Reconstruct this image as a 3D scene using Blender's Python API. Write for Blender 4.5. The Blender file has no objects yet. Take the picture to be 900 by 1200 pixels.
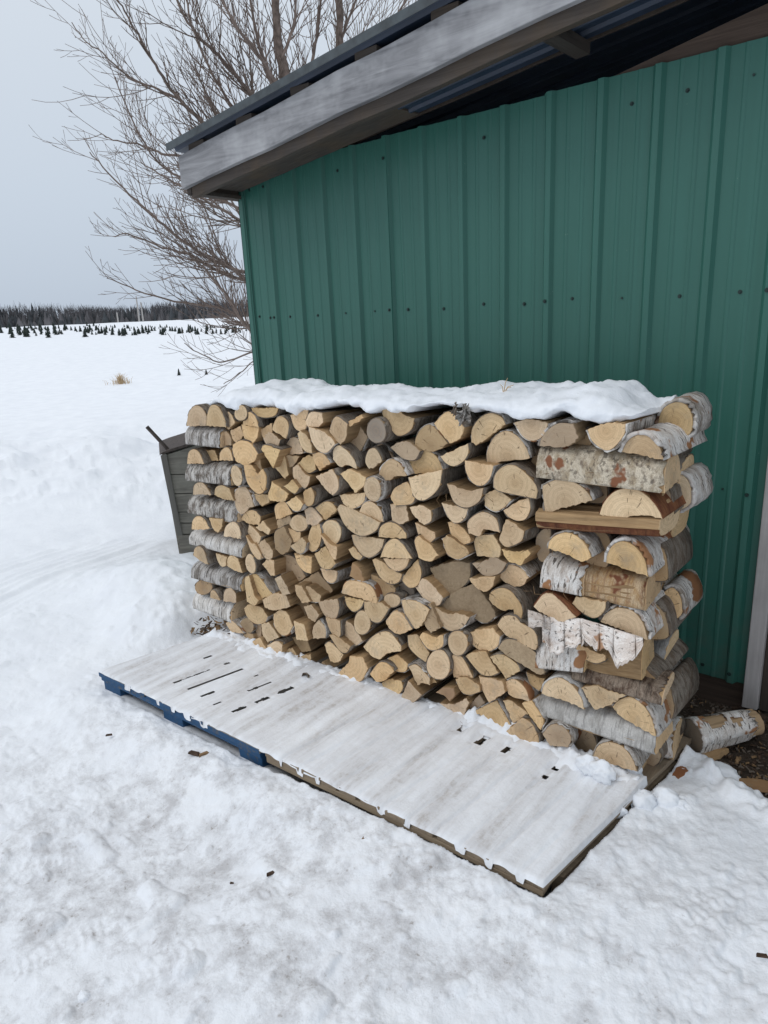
import bpy, bmesh, math, random
import numpy as np
from mathutils import Vector, Matrix
random.seed(7)
rng = np.random.default_rng(11)
SC = bpy.context.scene
COL = SC.collection
PI = math.pi
R = math.radians

# ------------------------------------------------------------------ camera
F_PX, PITCH, ROLL, YAW = 815.0, 0.2724, -0.0469, 0.6970
CAM = np.array([3.3554, -3.0691, 1.6186])
def cam_axes():
    cy, sy = math.cos(YAW), math.sin(YAW)
    f = np.array([-sy*math.cos(PITCH), cy*math.cos(PITCH), -math.sin(PITCH)])
    r = np.array([cy, sy, 0.0]); u = np.cross(r, f)
    c, s = math.cos(ROLL), math.sin(ROLL)
    return c*r+s*u, -s*r+c*u, f
AR, AU, AF = cam_axes()
def ray(x, y):
    return AF + AR*(x-450)/F_PX + AU*(600-y)/F_PX
def on_z(x, y, z):
    d = ray(x, y); return CAM + d*(z-CAM[2])/d[2]
def on_y(x, y, Y):
    d = ray(x, y); return CAM + d*(Y-CAM[1])/d[1]
def at_dist(x, y, D):
    d = ray(x, y); return CAM + d*D/math.hypot(d[0], d[1])
cd = bpy.data.cameras.new('camera'); cam = bpy.data.objects.new('camera', cd); COL.objects.link(cam)
M = Matrix.Identity(4)
for i in range(3):
    M[i][0], M[i][1], M[i][2], M[i][3] = AR[i], AU[i], -AF[i], CAM[i]
cam.matrix_world = M
cd.sensor_fit = 'VERTICAL'; cd.sensor_height = 24.0; cd.lens = 24.0*F_PX/1200.0
cd.clip_start = 0.05; cd.clip_end = 6000
SC.camera = cam

# stack frame: u along the pile's front, v into its depth, z up
S0 = np.array([0.2, -0.93, 0.0]); SA = math.atan2(0.08, 2.45)
UX = np.array([math.cos(SA), math.sin(SA), 0.0]); VX = np.array([-math.sin(SA), math.cos(SA), 0.0])
def W(u, v, z):
    return S0 + UX*u + VX*v + np.array([0, 0, z])
def unp(x, y, v):
    d = ray(x, y); t = ((S0-CAM)@VX + v)/(d@VX); P = CAM + t*d - S0
    return float(P@UX), float(P[2])
DECK = -0.05

# ------------------------------------------------------------------ helpers
def tag(o, label=None, cat=None, group=None, kind=None):
    if label: o['label'] = label
    if cat: o['category'] = cat
    if group: o['group'] = group
    if kind: o['kind'] = kind
    return o
def empty(name, loc=(0, 0, 0), rz=0.0):
    o = bpy.data.objects.new(name, None); COL.objects.link(o)
    o.location = loc; o.rotation_euler = (0, 0, rz); o.empty_display_size = 0.1
    return o
def link(name, me, parent=None, loc=None, rz=None):
    o = bpy.data.objects.new(name, me); COL.objects.link(o)
    if parent: o.parent = parent
    if loc is not None: o.location = [float(q) for q in loc]
    if rz is not None: o.rotation_euler = (0, 0, rz)
    return o
def mesh(name, verts, faces, mats, midx=None, uvs=None, smooth=False):
    me = bpy.data.meshes.new(name)
    me.from_pydata([tuple(map(float, v)) for v in verts], [], faces)
    for m in (mats if isinstance(mats, (list, tuple)) else [mats]): me.materials.append(m)
    if midx is not None: me.polygons.foreach_set('material_index', midx)
    if uvs is not None:
        ul = me.uv_layers.new(name='UVMap')
        flat = []
        for f in uvs:
            for a in f: flat.extend(a)
        ul.data.foreach_set('uv', flat)
    if smooth is True: me.polygons.foreach_set('use_smooth', [True]*len(me.polygons))
    elif smooth: me.polygons.foreach_set('use_smooth', smooth)
    me.update()
    return me
class MB:
    def __init__(s): s.v = []; s.f = []; s.m = []
    def add(s, vs, fs, m=0):
        b = len(s.v); s.v += [tuple(map(float, q)) for q in vs]
        s.f += [tuple(b+i for i in f) for f in fs]; s.m += [m]*len(fs)
    def box(s, a, b, m=0, jit=0.0, bev=0.0):
        x0, y0, z0 = a; x1, y1, z1 = b
        def j(): return random.uniform(-jit, jit) if jit else 0
        vs = [(x+j(), y+j(), z+j()) for z in (z0, z1) for y in (y0, y1) for x in (x0, x1)]
        s.add(vs, [(0,2,3,1),(4,5,7,6),(0,1,5,4),(2,6,7,3),(0,4,6,2),(1,3,7,5)], m)
    def tube(s, pts, rad, n=6, m=0, cap=True):
        pts = [np.array(p, float) for p in pts]; base = len(s.v); k = len(pts); prev = None
        for i, p in enumerate(pts):
            t = pts[min(i+1, k-1)]-pts[max(i-1, 0)]; t = t/(np.linalg.norm(t)+1e-9)
            if prev is None:
                a = np.array([0, 0, 1.0]) if abs(t[2]) < .9 else np.array([1.0, 0, 0]); e1 = np.cross(t, a)
            else: e1 = prev - t*(prev@t)
            e1 = e1/(np.linalg.norm(e1)+1e-9); prev = e1; e2 = np.cross(t, e1)
            rr = rad[i] if hasattr(rad, '__len__') else rad
            for q in range(n):
                a = 2*PI*q/n; s.v.append(tuple(p+rr*(math.cos(a)*e1+math.sin(a)*e2)))
        for i in range(k-1):
            for q in range(n):
                a = base+i*n+q; b = base+i*n+(q+1) % n
                s.f.append((a, b, b+n, a+n)); s.m.append(m)
        if cap:
            s.f.append(tuple(base+q for q in range(n))[::-1]); s.m.append(m)
            s.f.append(tuple(base+(k-1)*n+q for q in range(n))); s.m.append(m)
    def obj(s, name, mats, parent=None, loc=None, rz=None, smooth=False, bevel=0.0):
        me = mesh(name, s.v, s.f, mats, s.m, None, smooth)
        o = link(name, me, parent, loc, rz)
        if bevel:
            b = o.modifiers.new('bevel', 'BEVEL'); b.width = bevel; b.segments = 2; b.limit_method = 'ANGLE'
        return o

# numpy value noise
def _h(ix, iy, seed):
    n = (ix.astype(np.int64)*374761393 + iy.astype(np.int64)*668265263 + seed*974634777) & 0xffffffff
    n = ((n ^ (n >> 13))*1274126177) & 0xffffffff
    n = (n ^ (n >> 16)) & 0xffffffff
    return n/4294967295.0*2-1
def vn(x, y, seed=0):
    x = np.asarray(x, float); y = np.asarray(y, float)
    ix = np.floor(x); iy = np.floor(y); fx = x-ix; fy = y-iy
    fx = fx*fx*fx*(fx*(fx*6-15)+10); fy = fy*fy*fy*(fy*(fy*6-15)+10)
    a = _h(ix, iy, seed); b = _h(ix+1, iy, seed); c = _h(ix, iy+1, seed); d = _h(ix+1, iy+1, seed)
    return (a*(1-fx)+b*fx)*(1-fy)+(c*(1-fx)+d*fx)*fy
def fbm(x, y, seed=0, octv=4, g=.5):
    t = 0; a = 1; c, s = .8, .6
    for i in range(octv):
        t = t+a*vn(x, y, seed+i*17); x, y = (c*x-s*y)*2.03+7.1, (s*x+c*y)*2.03-3.3; a *= g
    return t
def sstep(a, b, x):
    t = np.clip((x-a)/(b-a), 0, 1); return t*t*(3-2*t)

# ------------------------------------------------------------------ materials
class NT:
    def __init__(s, name):
        s.mat = bpy.data.materials.new(name); s.mat.use_nodes = True
        s.t = s.mat.node_tree; s.t.nodes.clear()
        s.out = s.n('ShaderNodeOutputMaterial'); s.b = s.n('ShaderNodeBsdfPrincipled')
        s.l(s.b.outputs[0], s.out.inputs[0])
    def n(s, typ, **kw):
        nd = s.t.nodes.new(typ)
        for k, v in kw.items(): setattr(nd, k, v)
        return nd
    def l(s, a, b): s.t.links.new(a, b)
    def put(s, inp, v):
        if hasattr(v, 'is_output') or isinstance(v, bpy.types.NodeSocket): s.l(v, inp)
        elif isinstance(v, (tuple, list)) and inp.type == 'RGBA' and len(v) == 3: inp.default_value = (*v, 1)
        else: inp.default_value = v
    def coord(s, kind='Object'):
        return s.n('ShaderNodeTexCoord').outputs[kind]
    def map(s, vec, scale=(1, 1, 1), loc=(0, 0, 0)):
        m = s.n('ShaderNodeMapping'); s.l(vec, m.inputs[0]); s.put(m.inputs['Scale'], scale); s.put(m.inputs['Location'], loc)
        return m.outputs[0]
    def noise(s, vec, scale=5, detail=4, rough=.55, dist=0):
        m = s.n('ShaderNodeTexNoise'); s.l(vec, m.inputs['Vector'])
        m.inputs['Scale'].default_value = scale; m.inputs['Detail'].default_value = detail
        m.inputs['Roughness'].default_value = rough; m.inputs['Distortion'].default_value = dist
        return m.outputs['Fac']
    def math(s, op, a, b=None, c=None):
        m = s.n('ShaderNodeMath', operation=op); s.put(m.inputs[0], a)
        if b is not None: s.put(m.inputs[1], b)
        if c is not None: s.put(m.inputs[2], c)
        return m.outputs[0]
    def ramp(s, fac, *stops):
        r = s.n('ShaderNodeValToRGB'); s.l(fac, r.inputs[0]); e = r.color_ramp.elements
        while len(e) < len(stops): e.new(.5)
        for i, (p, c) in enumerate(stops):
            e[i].position = p; e[i].color = (c, c, c, 1) if not hasattr(c, '__len__') else (*c, 1)
        return r.outputs[0]
    def mix(s, fac, a, b, mode='MIX'):
        m = s.n('ShaderNodeMix', data_type='RGBA', blend_type=mode)
        s.put(m.inputs[0], fac); s.put(m.inputs[6], a); s.put(m.inputs[7], b)
        return m.outputs[2]
    def rand(s): return s.n('ShaderNodeObjectInfo').outputs['Random']
    def offs(s, vec, amt=50.0):
        r = s.rand(); c = s.n('ShaderNodeCombineXYZ')
        s.l(s.math('MULTIPLY', r, amt), c.inputs[0]); s.l(s.math('MULTIPLY', r, amt*1.7), c.inputs[1]); s.l(s.math('MULTIPLY', r, amt*.6), c.inputs[2])
        a = s.n('ShaderNodeVectorMath', operation='ADD'); s.l(vec, a.inputs[0]); s.l(c.outputs[0], a.inputs[1])
        return a.outputs[0]
    def bump(s, h, strength=.3, dist=.01):
        b = s.n('ShaderNodeBump'); s.l(h, b.inputs['Height']); b.inputs['Strength'].default_value = strength; b.inputs['Distance'].default_value = dist
        s.l(b.outputs[0], s.b.inputs['Normal']); return b
    def done(s, col, rough=.8, spec=.3, metal=0.0):
        s.put(s.b.inputs['Base Color'], col); s.put(s.b.inputs['Roughness'], rough)
        s.b.inputs['Specular IOR Level'].default_value = spec; s.b.inputs['Metallic'].default_value = metal
        return s.mat

def m_end(name, ca, cb, cc, grey=0.0):
    t = NT(name); uv = t.coord('UV'); o = t.offs(t.coord('Object'))
    dst = t.noise(o, 14, 3); sep = t.n('ShaderNodeSeparateXYZ'); t.l(uv, sep.inputs[0])
    x, y = sep.outputs[0], sep.outputs[1]
    rad = t.math('SQRT', t.math('ADD', t.math('MULTIPLY', x, x), t.math('MULTIPLY', y, y)))
    rr = t.math('ADD', rad, t.math('MULTIPLY', dst, .022))
    ring = t.math('MULTIPLY_ADD', t.math('SINE', t.math('MULTIPLY', rr, 900)), .5, .5)
    ring2 = t.math('MULTIPLY_ADD', t.math('SINE', t.math('MULTIPLY', rr, 330)), .5, .5)
    ang = t.math('ARCTAN2', y, x)
    cv = t.n('ShaderNodeCombineXYZ'); t.l(t.math('MULTIPLY', ang, 3.2), cv.inputs[0]); t.l(t.math('MULTIPLY', rad, 9), cv.inputs[1]); t.l(t.math('MULTIPLY', t.rand(), 90), cv.inputs[2])
    rays = t.noise(cv.outputs[0], 2.3, 2, .6)
    crack = t.ramp(rays, (.30, 1), (.345, 0))
    big = t.noise(o, 9, 4, .6); fine = t.noise(o, 170, 3, .7)
    c = t.mix(t.ramp(big, (.3, 0), (.7, 1)), ca, cb)
    c = t.mix(t.ramp(rad, (0.0, .75), (.05, 0)), c, cc)
    c = t.mix(t.math('MULTIPLY', ring, .16), c, (.30, .17, .07))
    c = t.mix(t.math('MULTIPLY', t.math('MULTIPLY', ring2, t.noise(o, 25, 3)), .42), c, (.36, .22, .10))
    c = t.mix(t.ramp(fine, (.34, .26), (.5, 0)), c, (.30, .19, .09))
    c = t.mix(t.math('MULTIPLY', crack, .75), c, (.13, .075, .035))
    st = t.ramp(t.noise(o, 6, 5, .7), (.56, 0), (.72, .6)); c = t.mix(st, c, (.34, .27, .19))
    h = t.n('ShaderNodeHueSaturation'); t.l(c, h.inputs['Color'])
    t.l(t.math('MULTIPLY_ADD', t.rand(), .34, .86), h.inputs['Value'])
    r2 = t.math('FRACT', t.math('MULTIPLY', t.rand(), 37.7))
    t.l(t.math('MULTIPLY_ADD', r2, .26, .74-grey), h.inputs['Saturation'])
    t.l(t.math('MULTIPLY_ADD', t.math('FRACT', t.math('MULTIPLY', t.rand(), 13.3)), .008, .497), h.inputs['Hue'])
    bb = t.math('ADD', t.math('MULTIPLY', fine, .6), t.math('SUBTRACT', t.math('MULTIPLY', ring2, .15), t.math('MULTIPLY', crack, 1.2)))
    t.bump(bb, .5, .003)
    return t.done(h.outputs[0], .85, .2)
END = m_end('cut_wood', (.74, .525, .29), (.64, .43, .22), (.53, .335, .155))
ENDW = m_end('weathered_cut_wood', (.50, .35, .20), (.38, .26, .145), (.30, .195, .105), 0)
ENDG = m_end('grey_cut_wood', (.32, .255, .19), (.25, .195, .145), (.21, .16, .115), .1)
ENDB = m_end('brown_cut_wood', (.40, .235, .11), (.33, .18, .08), (.26, .14, .06), 0)

def m_split(name, ca, cb, cd):
    t = NT(name); o = t.offs(t.coord('Object'))
    g = t.noise(t.map(o, (90, 5, 90)), 1.0, 5, .6, .6); big = t.noise(o, 7, 3)
    c = t.mix(t.ramp(g, (.3, 0), (.7, 1)), ca, cb)
    c = t.mix(t.ramp(big, (.5, 0), (.75, .55)), c, cd)
    h = t.n('ShaderNodeHueSaturation'); t.l(c, h.inputs['Color']); t.l(t.math('MULTIPLY_ADD', t.rand(), .5, .7), h.inputs['Value'])
    t.bump(g, .6, .006)
    return t.done(h.outputs[0], .85, .2)
SPLIT = m_split('split_wood', (.44, .295, .16), (.30, .19, .095), (.17, .105, .055))
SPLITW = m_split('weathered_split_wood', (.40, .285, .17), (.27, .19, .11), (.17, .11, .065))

SPLITF = m_split('greyed_split_wood', (.50, .375, .245), (.36, .265, .165), (.29, .20, .12))
def m_bark(name, base, dark, light, lent, birch, inner=None, blob=(18, 150), iso=False, pt=.60):
    # UV: x round the log, y along it (metres)
    t = NT(name); uv = t.offs(t.coord('UV'), 9.0)
    big = t.noise(t.map(uv, (.6, 1, 1)), 24, 5, .7); a = t.noise(t.map(uv, (*blob, 1)), 1, 3, .6)
    b = t.noise(t.map(uv, (40, 40, 1) if iso else (9, 60, 1)), 1, 5, .7); fine = t.noise(uv, 220, 3, .7)
    c = t.mix(t.ramp(big, (.40, 0), (.56, 1)), base, light)
    c = t.mix(t.ramp(b, (.5, 0), (.68, .8)), c, dark)
    c = t.mix(t.ramp(a, (.58, 0), (.63, lent)), c, (.028, .024, .021))
    c = t.mix(t.ramp(fine, (.42, .3), (.6, 0)), c, dark)
    if inner is not None:
        pl = t.ramp(t.noise(uv, 9, 3, .5), (pt, 0), (pt+.03, 1)); c = t.mix(pl, c, inner)
    h = t.n('ShaderNodeHueSaturation'); t.l(c, h.inputs['Color']); t.l(t.math('MULTIPLY_ADD', t.rand(), .4, .8), h.inputs['Value'])
    t.bump(t.math('ADD', t.math('MULTIPLY', b, 1.0), t.math('MULTIPLY', big, 1.5)), .7, .006)
    return t.done(h.outputs[0], .85, .2)
BARK_G = m_bark('grey_bark', (.155, .118, .088), (.06, .042, .03), (.27, .235, .195), .7, False)
BARK_B = m_bark('birch_bark', (.34, .29, .24), (.12, .09, .068), (.72, .69, .65), .9, True, (.26, .12, .055))
BARK_W = m_bark('white_birch_bark', (.60, .55, .50), (.30, .235, .19), (.78, .76, .73), .9, True, (.33, .165, .08), (26, 110), False, .60)
BARK_L = m_bark('pale_grey_birch_bark', (.58, .55, .51), (.24, .205, .175), (.76, .74, .71), .9, True)
BARK_LB = m_bark('striped_birch_bark', (.30, .27, .24), (.11, .09, .075), (.70, .67, .64), .9, True)
BARK_F = m_bark('torn_white_bark', (.64, .565, .51), (.42, .33, .27), (.80, .76, .72), .8, True, (.40, .24, .15), (55, 90), False, .66)
BARK_X = m_bark('blotchy_birch_bark', (.36, .29, .20), (.11, .08, .06), (.58, .51, .40), .6, True, (.20, .085, .045), (40, 60), True, .60)
BARK_M = m_bark('mottled_birch_bark', (.15, .122, .098), (.05, .042, .036), (.60, .57, .53), .9, True)
BARK_S = m_bark('smooth_grey_birch_bark', (.40, .385, .36), (.25, .235, .22), (.56, .545, .52), .35, True)
BARK_D = m_bark('dark_spotted_bark', (.10, .06, .04), (.04, .026, .02), (.33, .26, .20), .5, True)
BARK_R = m_bark('red_inner_bark', (.17, .062, .032), (.09, .035, .02), (.26, .11, .05), .15, False)
PEEL = m_bark('peeled_log_surface', (.42, .27, .13), (.17, .07, .035), (.55, .42, .27), .2, False, (.17, .065, .035))

def m_board(name, ca, cb, cd, axis=0, rough=.85, streak=70):
    t = NT(name); o = t.offs(t.coord('Object'), 20)
    sc = [streak]*3; sc[axis] = 2.2
    g = t.noise(t.map(o, tuple(sc)), 1.0, 6, .62, .8); big = t.noise(o, 3.5, 4, .6)
    kn = t.noise(t.map(o, tuple(2 if i == axis else 11 for i in range(3))), 1, 2)
    c = t.mix(t.ramp(g, (.28, 0), (.72, 1)), ca, cb)
    c = t.mix(t.ramp(big, (.45, 0), (.75, .7)), c, cd)
    c = t.mix(t.ramp(kn, (.68, 0), (.74, .6)), c, tuple(q*.4 for q in cb))
    t.bump(g, .55, .004)
    return t.done(c, rough, .2)
FASCIA = m_board('weathered_grey_board', (.36, .36, .37), (.13, .13, .138), (.54, .54, .55), 0, streak=20)
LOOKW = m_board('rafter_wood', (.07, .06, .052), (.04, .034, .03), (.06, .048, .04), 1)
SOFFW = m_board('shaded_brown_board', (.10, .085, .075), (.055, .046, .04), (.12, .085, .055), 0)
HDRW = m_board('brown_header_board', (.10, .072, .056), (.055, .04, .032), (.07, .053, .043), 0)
POSTW = m_board('whitewashed_post', (.50, .47, .46), (.36, .34, .33), (.27, .25, .24), 2)
BOXW = m_board('grey_green_planks', (.27, .25, .215), (.12, .11, .095), (.31, .295, .255), 0, streak=32)
BOXB = m_board('grey_batten', (.19, .18, .165), (.11, .105, .095), (.15, .14, .125), 2)
DOORW = m_board('dark_door_planks', (.07, .055, .045), (.04, .032, .027), (.09, .07, .055), 2)
PALW = m_board('worn_pallet_wood', (.30, .235, .165), (.19, .145, .10), (.23, .19, .145), 1)
PALX = m_board('worn_pallet_runner', (.33, .26, .18), (.21, .16, .11), (.14, .105, .08), 0)
PALG = m_board('grey_pallet_deck', (.25, .235, .215), (.16, .15, .135), (.30, .28, .25), 1)
def m_blue():
    t = NT('blue_pallet_paint'); o = t.offs(t.coord('Object'), 20)
    w = t.noise(o, 22, 5, .7); g = t.noise(t.map(o, (60, 6, 60)), 1, 4)
    c = t.mix(t.ramp(g, (.3, 0), (.7, 1)), (.016, .062, .14), (.022, .085, .19))
    c = t.mix(t.ramp(w, (.54, 0), (.62, .8)), c, (.10, .10, .10))
    t.bump(w, .4, .003); return t.done(c, .6, .3)
BLUE = m_blue()
def m_green():
    t = NT('green_painted_steel'); o = t.coord('Object')
    st = t.noise(t.map(o, (30, 30, .7)), 1, 5, .6); bl = t.noise(o, 1.3, 4, .6); sp = t.noise(o, 55, 2, .5)
    c = t.mix(t.ramp(st, (.3, 0), (.7, 1)), (.025, .113, .086), (.032, .132, .103))
    c = t.mix(t.ramp(bl, (.4, 0), (.75, .5)), c, (.040, .138, .112))
    c = t.mix(t.ramp(sp, (.765, 0), (.78, .4)), c, (.18, .26, .23))
    hz = t.n('ShaderNodeSeparateXYZ'); t.l(o, hz.inputs[0])
    splash = t.math('MULTIPLY', t.ramp(hz.outputs[2], (.0, 1), (.45, 0)), t.ramp(t.noise(o, 9, 5, .7), (.42, 0), (.7, .55)))
    c = t.mix(splash, c, (.10, .105, .085))
    t.bump(t.math('ADD', t.math('MULTIPLY', t.noise(o, 2.2, 2), 1.0), t.math('MULTIPLY', st, .04)), .25, .01)
    return t.done(c, t.ramp(bl, (.3, .36), (.7, .5)), .45)
GREEN = m_green()
def m_plain(name, col, rough=.6, spec=.4, metal=0, var=.25, sc=30):
    t = NT(name); o = t.coord('Object'); n = t.noise(o, sc, 4, .6)
    c = t.mix(t.ramp(n, (.3, 0), (.7, 1)), tuple(q*(1-var) for q in col), tuple(min(1, q*(1+var)) for q in col))
    t.bump(n, .3, .003); return t.done(c, rough, spec, metal)
SCREW = m_plain('dark_screw', (.012, .03, .026), .5)
ROOFM = m_plain('dark_blue_roof_steel', (.022, .035, .062), .5, .5, 0, .3, 6)
ROOFT = m_plain('frosted_roof_edge', (.045, .056, .062), .5, .5, 0, .5, 10)
TREEB = m_plain('tree_bark', (.17, .132, .112), .9, .1, 0, .45, 14)
TWIGB = m_plain('twig_bark', (.22, .172, .148), .9, .1, 0, .3, 9)
IRON = m_plain('dark_rusty_iron', (.07, .055, .048), .7, .3, 0, .4, 40)
SPRUCE = m_plain('spruce_needles', (.045, .057, .05), .9, .1, 0, .4, 8)
WOODS = m_plain('far_trees', (.068, .073, .078), .95, .05, 0, .4, .35)
WOODB = m_plain('far_bare_trees', (.125, .12, .125), .95, .05, 0, .3, .3)
POLEM = m_plain('pale_pole', (.40, .38, .36), .8, .2)
STRAW = m_plain('dry_straw', (.50, .37, .22), .9, .1, 0, .3, 12)
CHIP = m_plain('wood_chip', (.24, .155, .085), .9, .1, 0, .4, 60)
CHIPD = m_plain('bark_litter', (.075, .05, .036), .95, .1, 0, .5, 60)
def m_snow(name, dirt=0.0, thin=False):
    t = NT(name); o = t.coord('Object')
    n1 = t.noise(o, 3.2, 5, .6); n2 = t.noise(o, 26, 5, .65); n3 = t.noise(o, 120, 3, .6)
    c = t.mix(t.ramp(n1, (.35, 0), (.65, 1)), (.86, .885, .92), (.80, .825, .865))
    if dirt:
        geo = t.n('ShaderNodeNewGeometry').outputs['Position']; sp = t.n('ShaderNodeVectorMath', operation='DISTANCE')
        t.l(geo, sp.inputs[0]); sp.inputs[1].default_value = (1.9, -2.2, -.1)
        near = t.ramp(t.math('DIVIDE', sp.outputs['Value'], 10.0), (.08, 1), (.22, 0))
        d1 = t.ramp(t.noise(t.map(o, (1, 1, 1), (3, 8, 0)), 7, 6, .72), (.47, 0), (.66, 1))
        d2 = t.ramp(t.noise(o, 45, 4, .7), (.58, 0), (.68, 1))
        gr = t.ramp(t.noise(o, 16, 6, .75), (.42, 0), (.66, .8))
        c = t.mix(t.math('MULTIPLY', t.math('MULTIPLY', gr, near), .2), c, (.60, .605, .625))
        c = t.mix(t.math('MULTIPLY', t.math('MULTIPLY', d1, near), .8*dirt), c, (.47, .465, .475))
        c = t.mix(t.math('MULTIPLY', t.math('MULTIPLY', t.math('MULTIPLY', d2, d1), near), .75*dirt), c, (.24, .20, .165))
    if thin:
        s = t.noise(t.map(o, (10, 1.3, 1)), 1, 6, .65); f = t.noise(o, 34, 4, .7)
        c = t.mix(t.ramp(s, (.40, .05), (.66, .72)), c, (.54, .53, .535))
        c = t.mix(t.math('MULTIPLY', t.ramp(s, (.52, 0), (.68, 1)), t.ramp(f, (.45, 0), (.62, .6))), c, (.36, .315, .265))
    h = t.math('ADD', t.math('MULTIPLY', n2, 1.0), t.math('MULTIPLY', n3, .35))
    t.bump(h, .45 if dirt else .35, .012)
    t.b.inputs['Subsurface Weight'].default_value = 0.0
    return t.done(c, .75, .25)
SNOW = m_snow('snow', 1.0); SNOWC = m_snow('clean_snow'); SNOWT = m_snow('thin_trodden_snow', 0, True)
def m_soil():
    t = NT('bare_soil'); o = t.coord('Object')
    a = t.noise(o, 10, 6, .7); b = t.noise(o, 70, 4, .7)
    c = t.mix(t.ramp(a, (.3, 0), (.7, 1)), (.035, .026, .02), (.095, .07, .052))
    c = t.mix(t.ramp(b, (.58, 0), (.68, .8)), c, (.19, .16, .14))
    t.bump(t.math('ADD', a, b), 1, .015); return t.done(c, .9, .2)
SOIL = m_soil()
# ------------------------------------------------------------------ shed
def shed_build():
    sh = empty('shed', (-.25, 0, 0))
    tag(sh, 'green ribbed steel shed with weathered grey rake board behind the woodpile', 'shed')
    ox = -.25                      # children are built in world coordinates and shifted to the empty
    def put(mb, name, mats, **k):
        mb.v = [(x-ox, y, z) for x, y, z in mb.v]
        return mb.obj(name, mats, sh, **k)
    P = .2286; TOP = 2.512
    slope = .118
    # siding: one mesh per sheet, ribs every nine inches
    def prof(x0, x1, lap):
        pts = []
        k0 = math.ceil((x0-.02)/P); xs = []
        def rib(c):
            return [(c-.027, 0), (c-.013, -.019), (c+.011, -.019), (c+.025, 0)]
        def minor(c):
            return [(c-.011, 0), (c-.005, -.0028), (c+.005, -.0028), (c+.011, 0)]
        pts.append((x0, 0.0))
        k = k0
        ev = []
        while k*P < x1+.03:
            ev += [(k*P, 'r'), (k*P+P*.36, 'm'), (k*P+P*.66, 'm')]; k += 1
        for c, t in ev:
            q = rib(c) if t == 'r' else minor(c)
            for a in q:
                if x0+.002 < a[0] < x1-.0005: pts.append(a)
        pts.append((x1, pts[-1][1] if lap else 0.0))
        return pts
    edges = [(-.245, -.028), (-.030, 4*P+.018), (4*P-.030, 8*P+.018), (8*P-.030, 12*P+.018), (12*P-.030, 2.795)]
    for i, (a, b) in enumerate(edges):
        mb = MB(); pts = prof(a, b, False); lift = -.0025*(i % 2)
        zs = [0.0+.004*(i % 3), .6, 1.2, 1.8, TOP-.006*((i*2) % 3)]
        vs = []
        for z in zs:
            for (x, y) in pts: vs.append((x, y+lift+.0016*math.sin(x*7+z*3.1+i), z))
        for (x, y) in pts: vs.append((x, y+lift+.006, zs[0]))
        for (x, y) in pts: vs.append((x, y+lift+.006, zs[-1]))
        n = len(pts); fs = []
        for r in range(len(zs)-1):
            for q in range(n-1): fs.append((r*n+q, r*n+q+1, (r+1)*n+q+1, (r+1)*n+q))
        B = len(zs)*n; T = B+n
        for q in range(n-1):
            fs.append((B+q, B+q+1, q+1, q)); fs.append(((len(zs)-1)*n+q, (len(zs)-1)*n+q+1, T+q+1, T+q))
        mb.add(vs, fs); put(mb, 'wall_panel', GREEN)
    # screws
    sx = []
    for k in range(0, 12):
        sx.append((k*P+P*.51, 0))
    sx += [(-.06, 0), (-.165, 0), (-.018+.006, -.021), (4*P-.006, -.021), (8*P-.006, -.021), (12*P-.006, -.021), (12*P+.08, 0)]
    for zi, z in enumerate((1.655, 2.40, .86, .05)):
        for (x, y) in sx:
            if zi == 1 and random.random() < .62: continue
            mb = MB(); jx = random.uniform(-.012, .012) if y == 0 else 0; jz = random.uniform(-.008, .008)
            x_ = x+jx; zz = z+jz
            mb.tube([(x_, y-.001, zz), (x_, y-.003, zz)], .0085, 10); mb.tube([(x_, y-.003, zz), (x_, y-.0085, zz)], .005, 6)
            put(mb, 'screw', SCREW)
    mb = MB(); mb.box((-.262, -.012, 0), (-.205, -.008, TOP)); mb.box((-.262, -.012, 0), (-.258, .06, TOP)); put(mb, 'corner_trim', GREEN)
    mb = MB(); mb.box((-.256, .012, -.02), (-.236, 3.2, TOP-.05)); put(mb, 'side_wall', GREEN)
    mb = MB(); mb.box((-.235, 3.18, -.02), (5.6, 3.2, 3.1)); put(mb, 'back_wall', GREEN)
    mb = MB(); mb.box((-.22, .02, -.15), (2.80, .10, -.004)); put(mb, 'sill_board', HDRW)
    mb = MB(); mb.box((-.22, .03, 0), (2.80, .09, 2.43)); put(mb, 'framing', HDRW)
    # door bay at the right
    mb = MB(); mb.box((2.803, -.035, -.09), (2.863, .06, 2.72), 0, .003); put(mb, 'door_post', POSTW, bevel=.004)
    mb = MB(); mb.box((2.864, .0, -.10), (2.905, .075, 2.72)); put(mb, 'door_jamb', DOORW)
    mb = MB()
    for i in range(8): mb.box((2.91+i*.14, .045+.003*(i % 2), -.06), (2.91+i*.14+.137, .075, 2.2))
    put(mb, 'door', DOORW)
    mb = MB(); mb.box((2.91, .0, 2.205), (4.05, .07, 2.95)); put(mb, 'door_header', HDRW)
    mb = MB(); mb.box((4.052, -.03, -.09), (4.13, .06, 2.95)); put(mb, 'door_post', POSTW)
    mb = MB(); mb.box((4.132, .0, 0), (5.6, .02, 3.05)); put(mb, 'wall_panel', GREEN)
    mb = MB(); mb.box((5.58, .022, 0), (5.6, 3.178, 3.1)); put(mb, 'side_wall', GREEN)
    # sloping members: zb(x) is the fascia's lower edge
    zb = lambda x: 2.384+slope*(x+.28)
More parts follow.
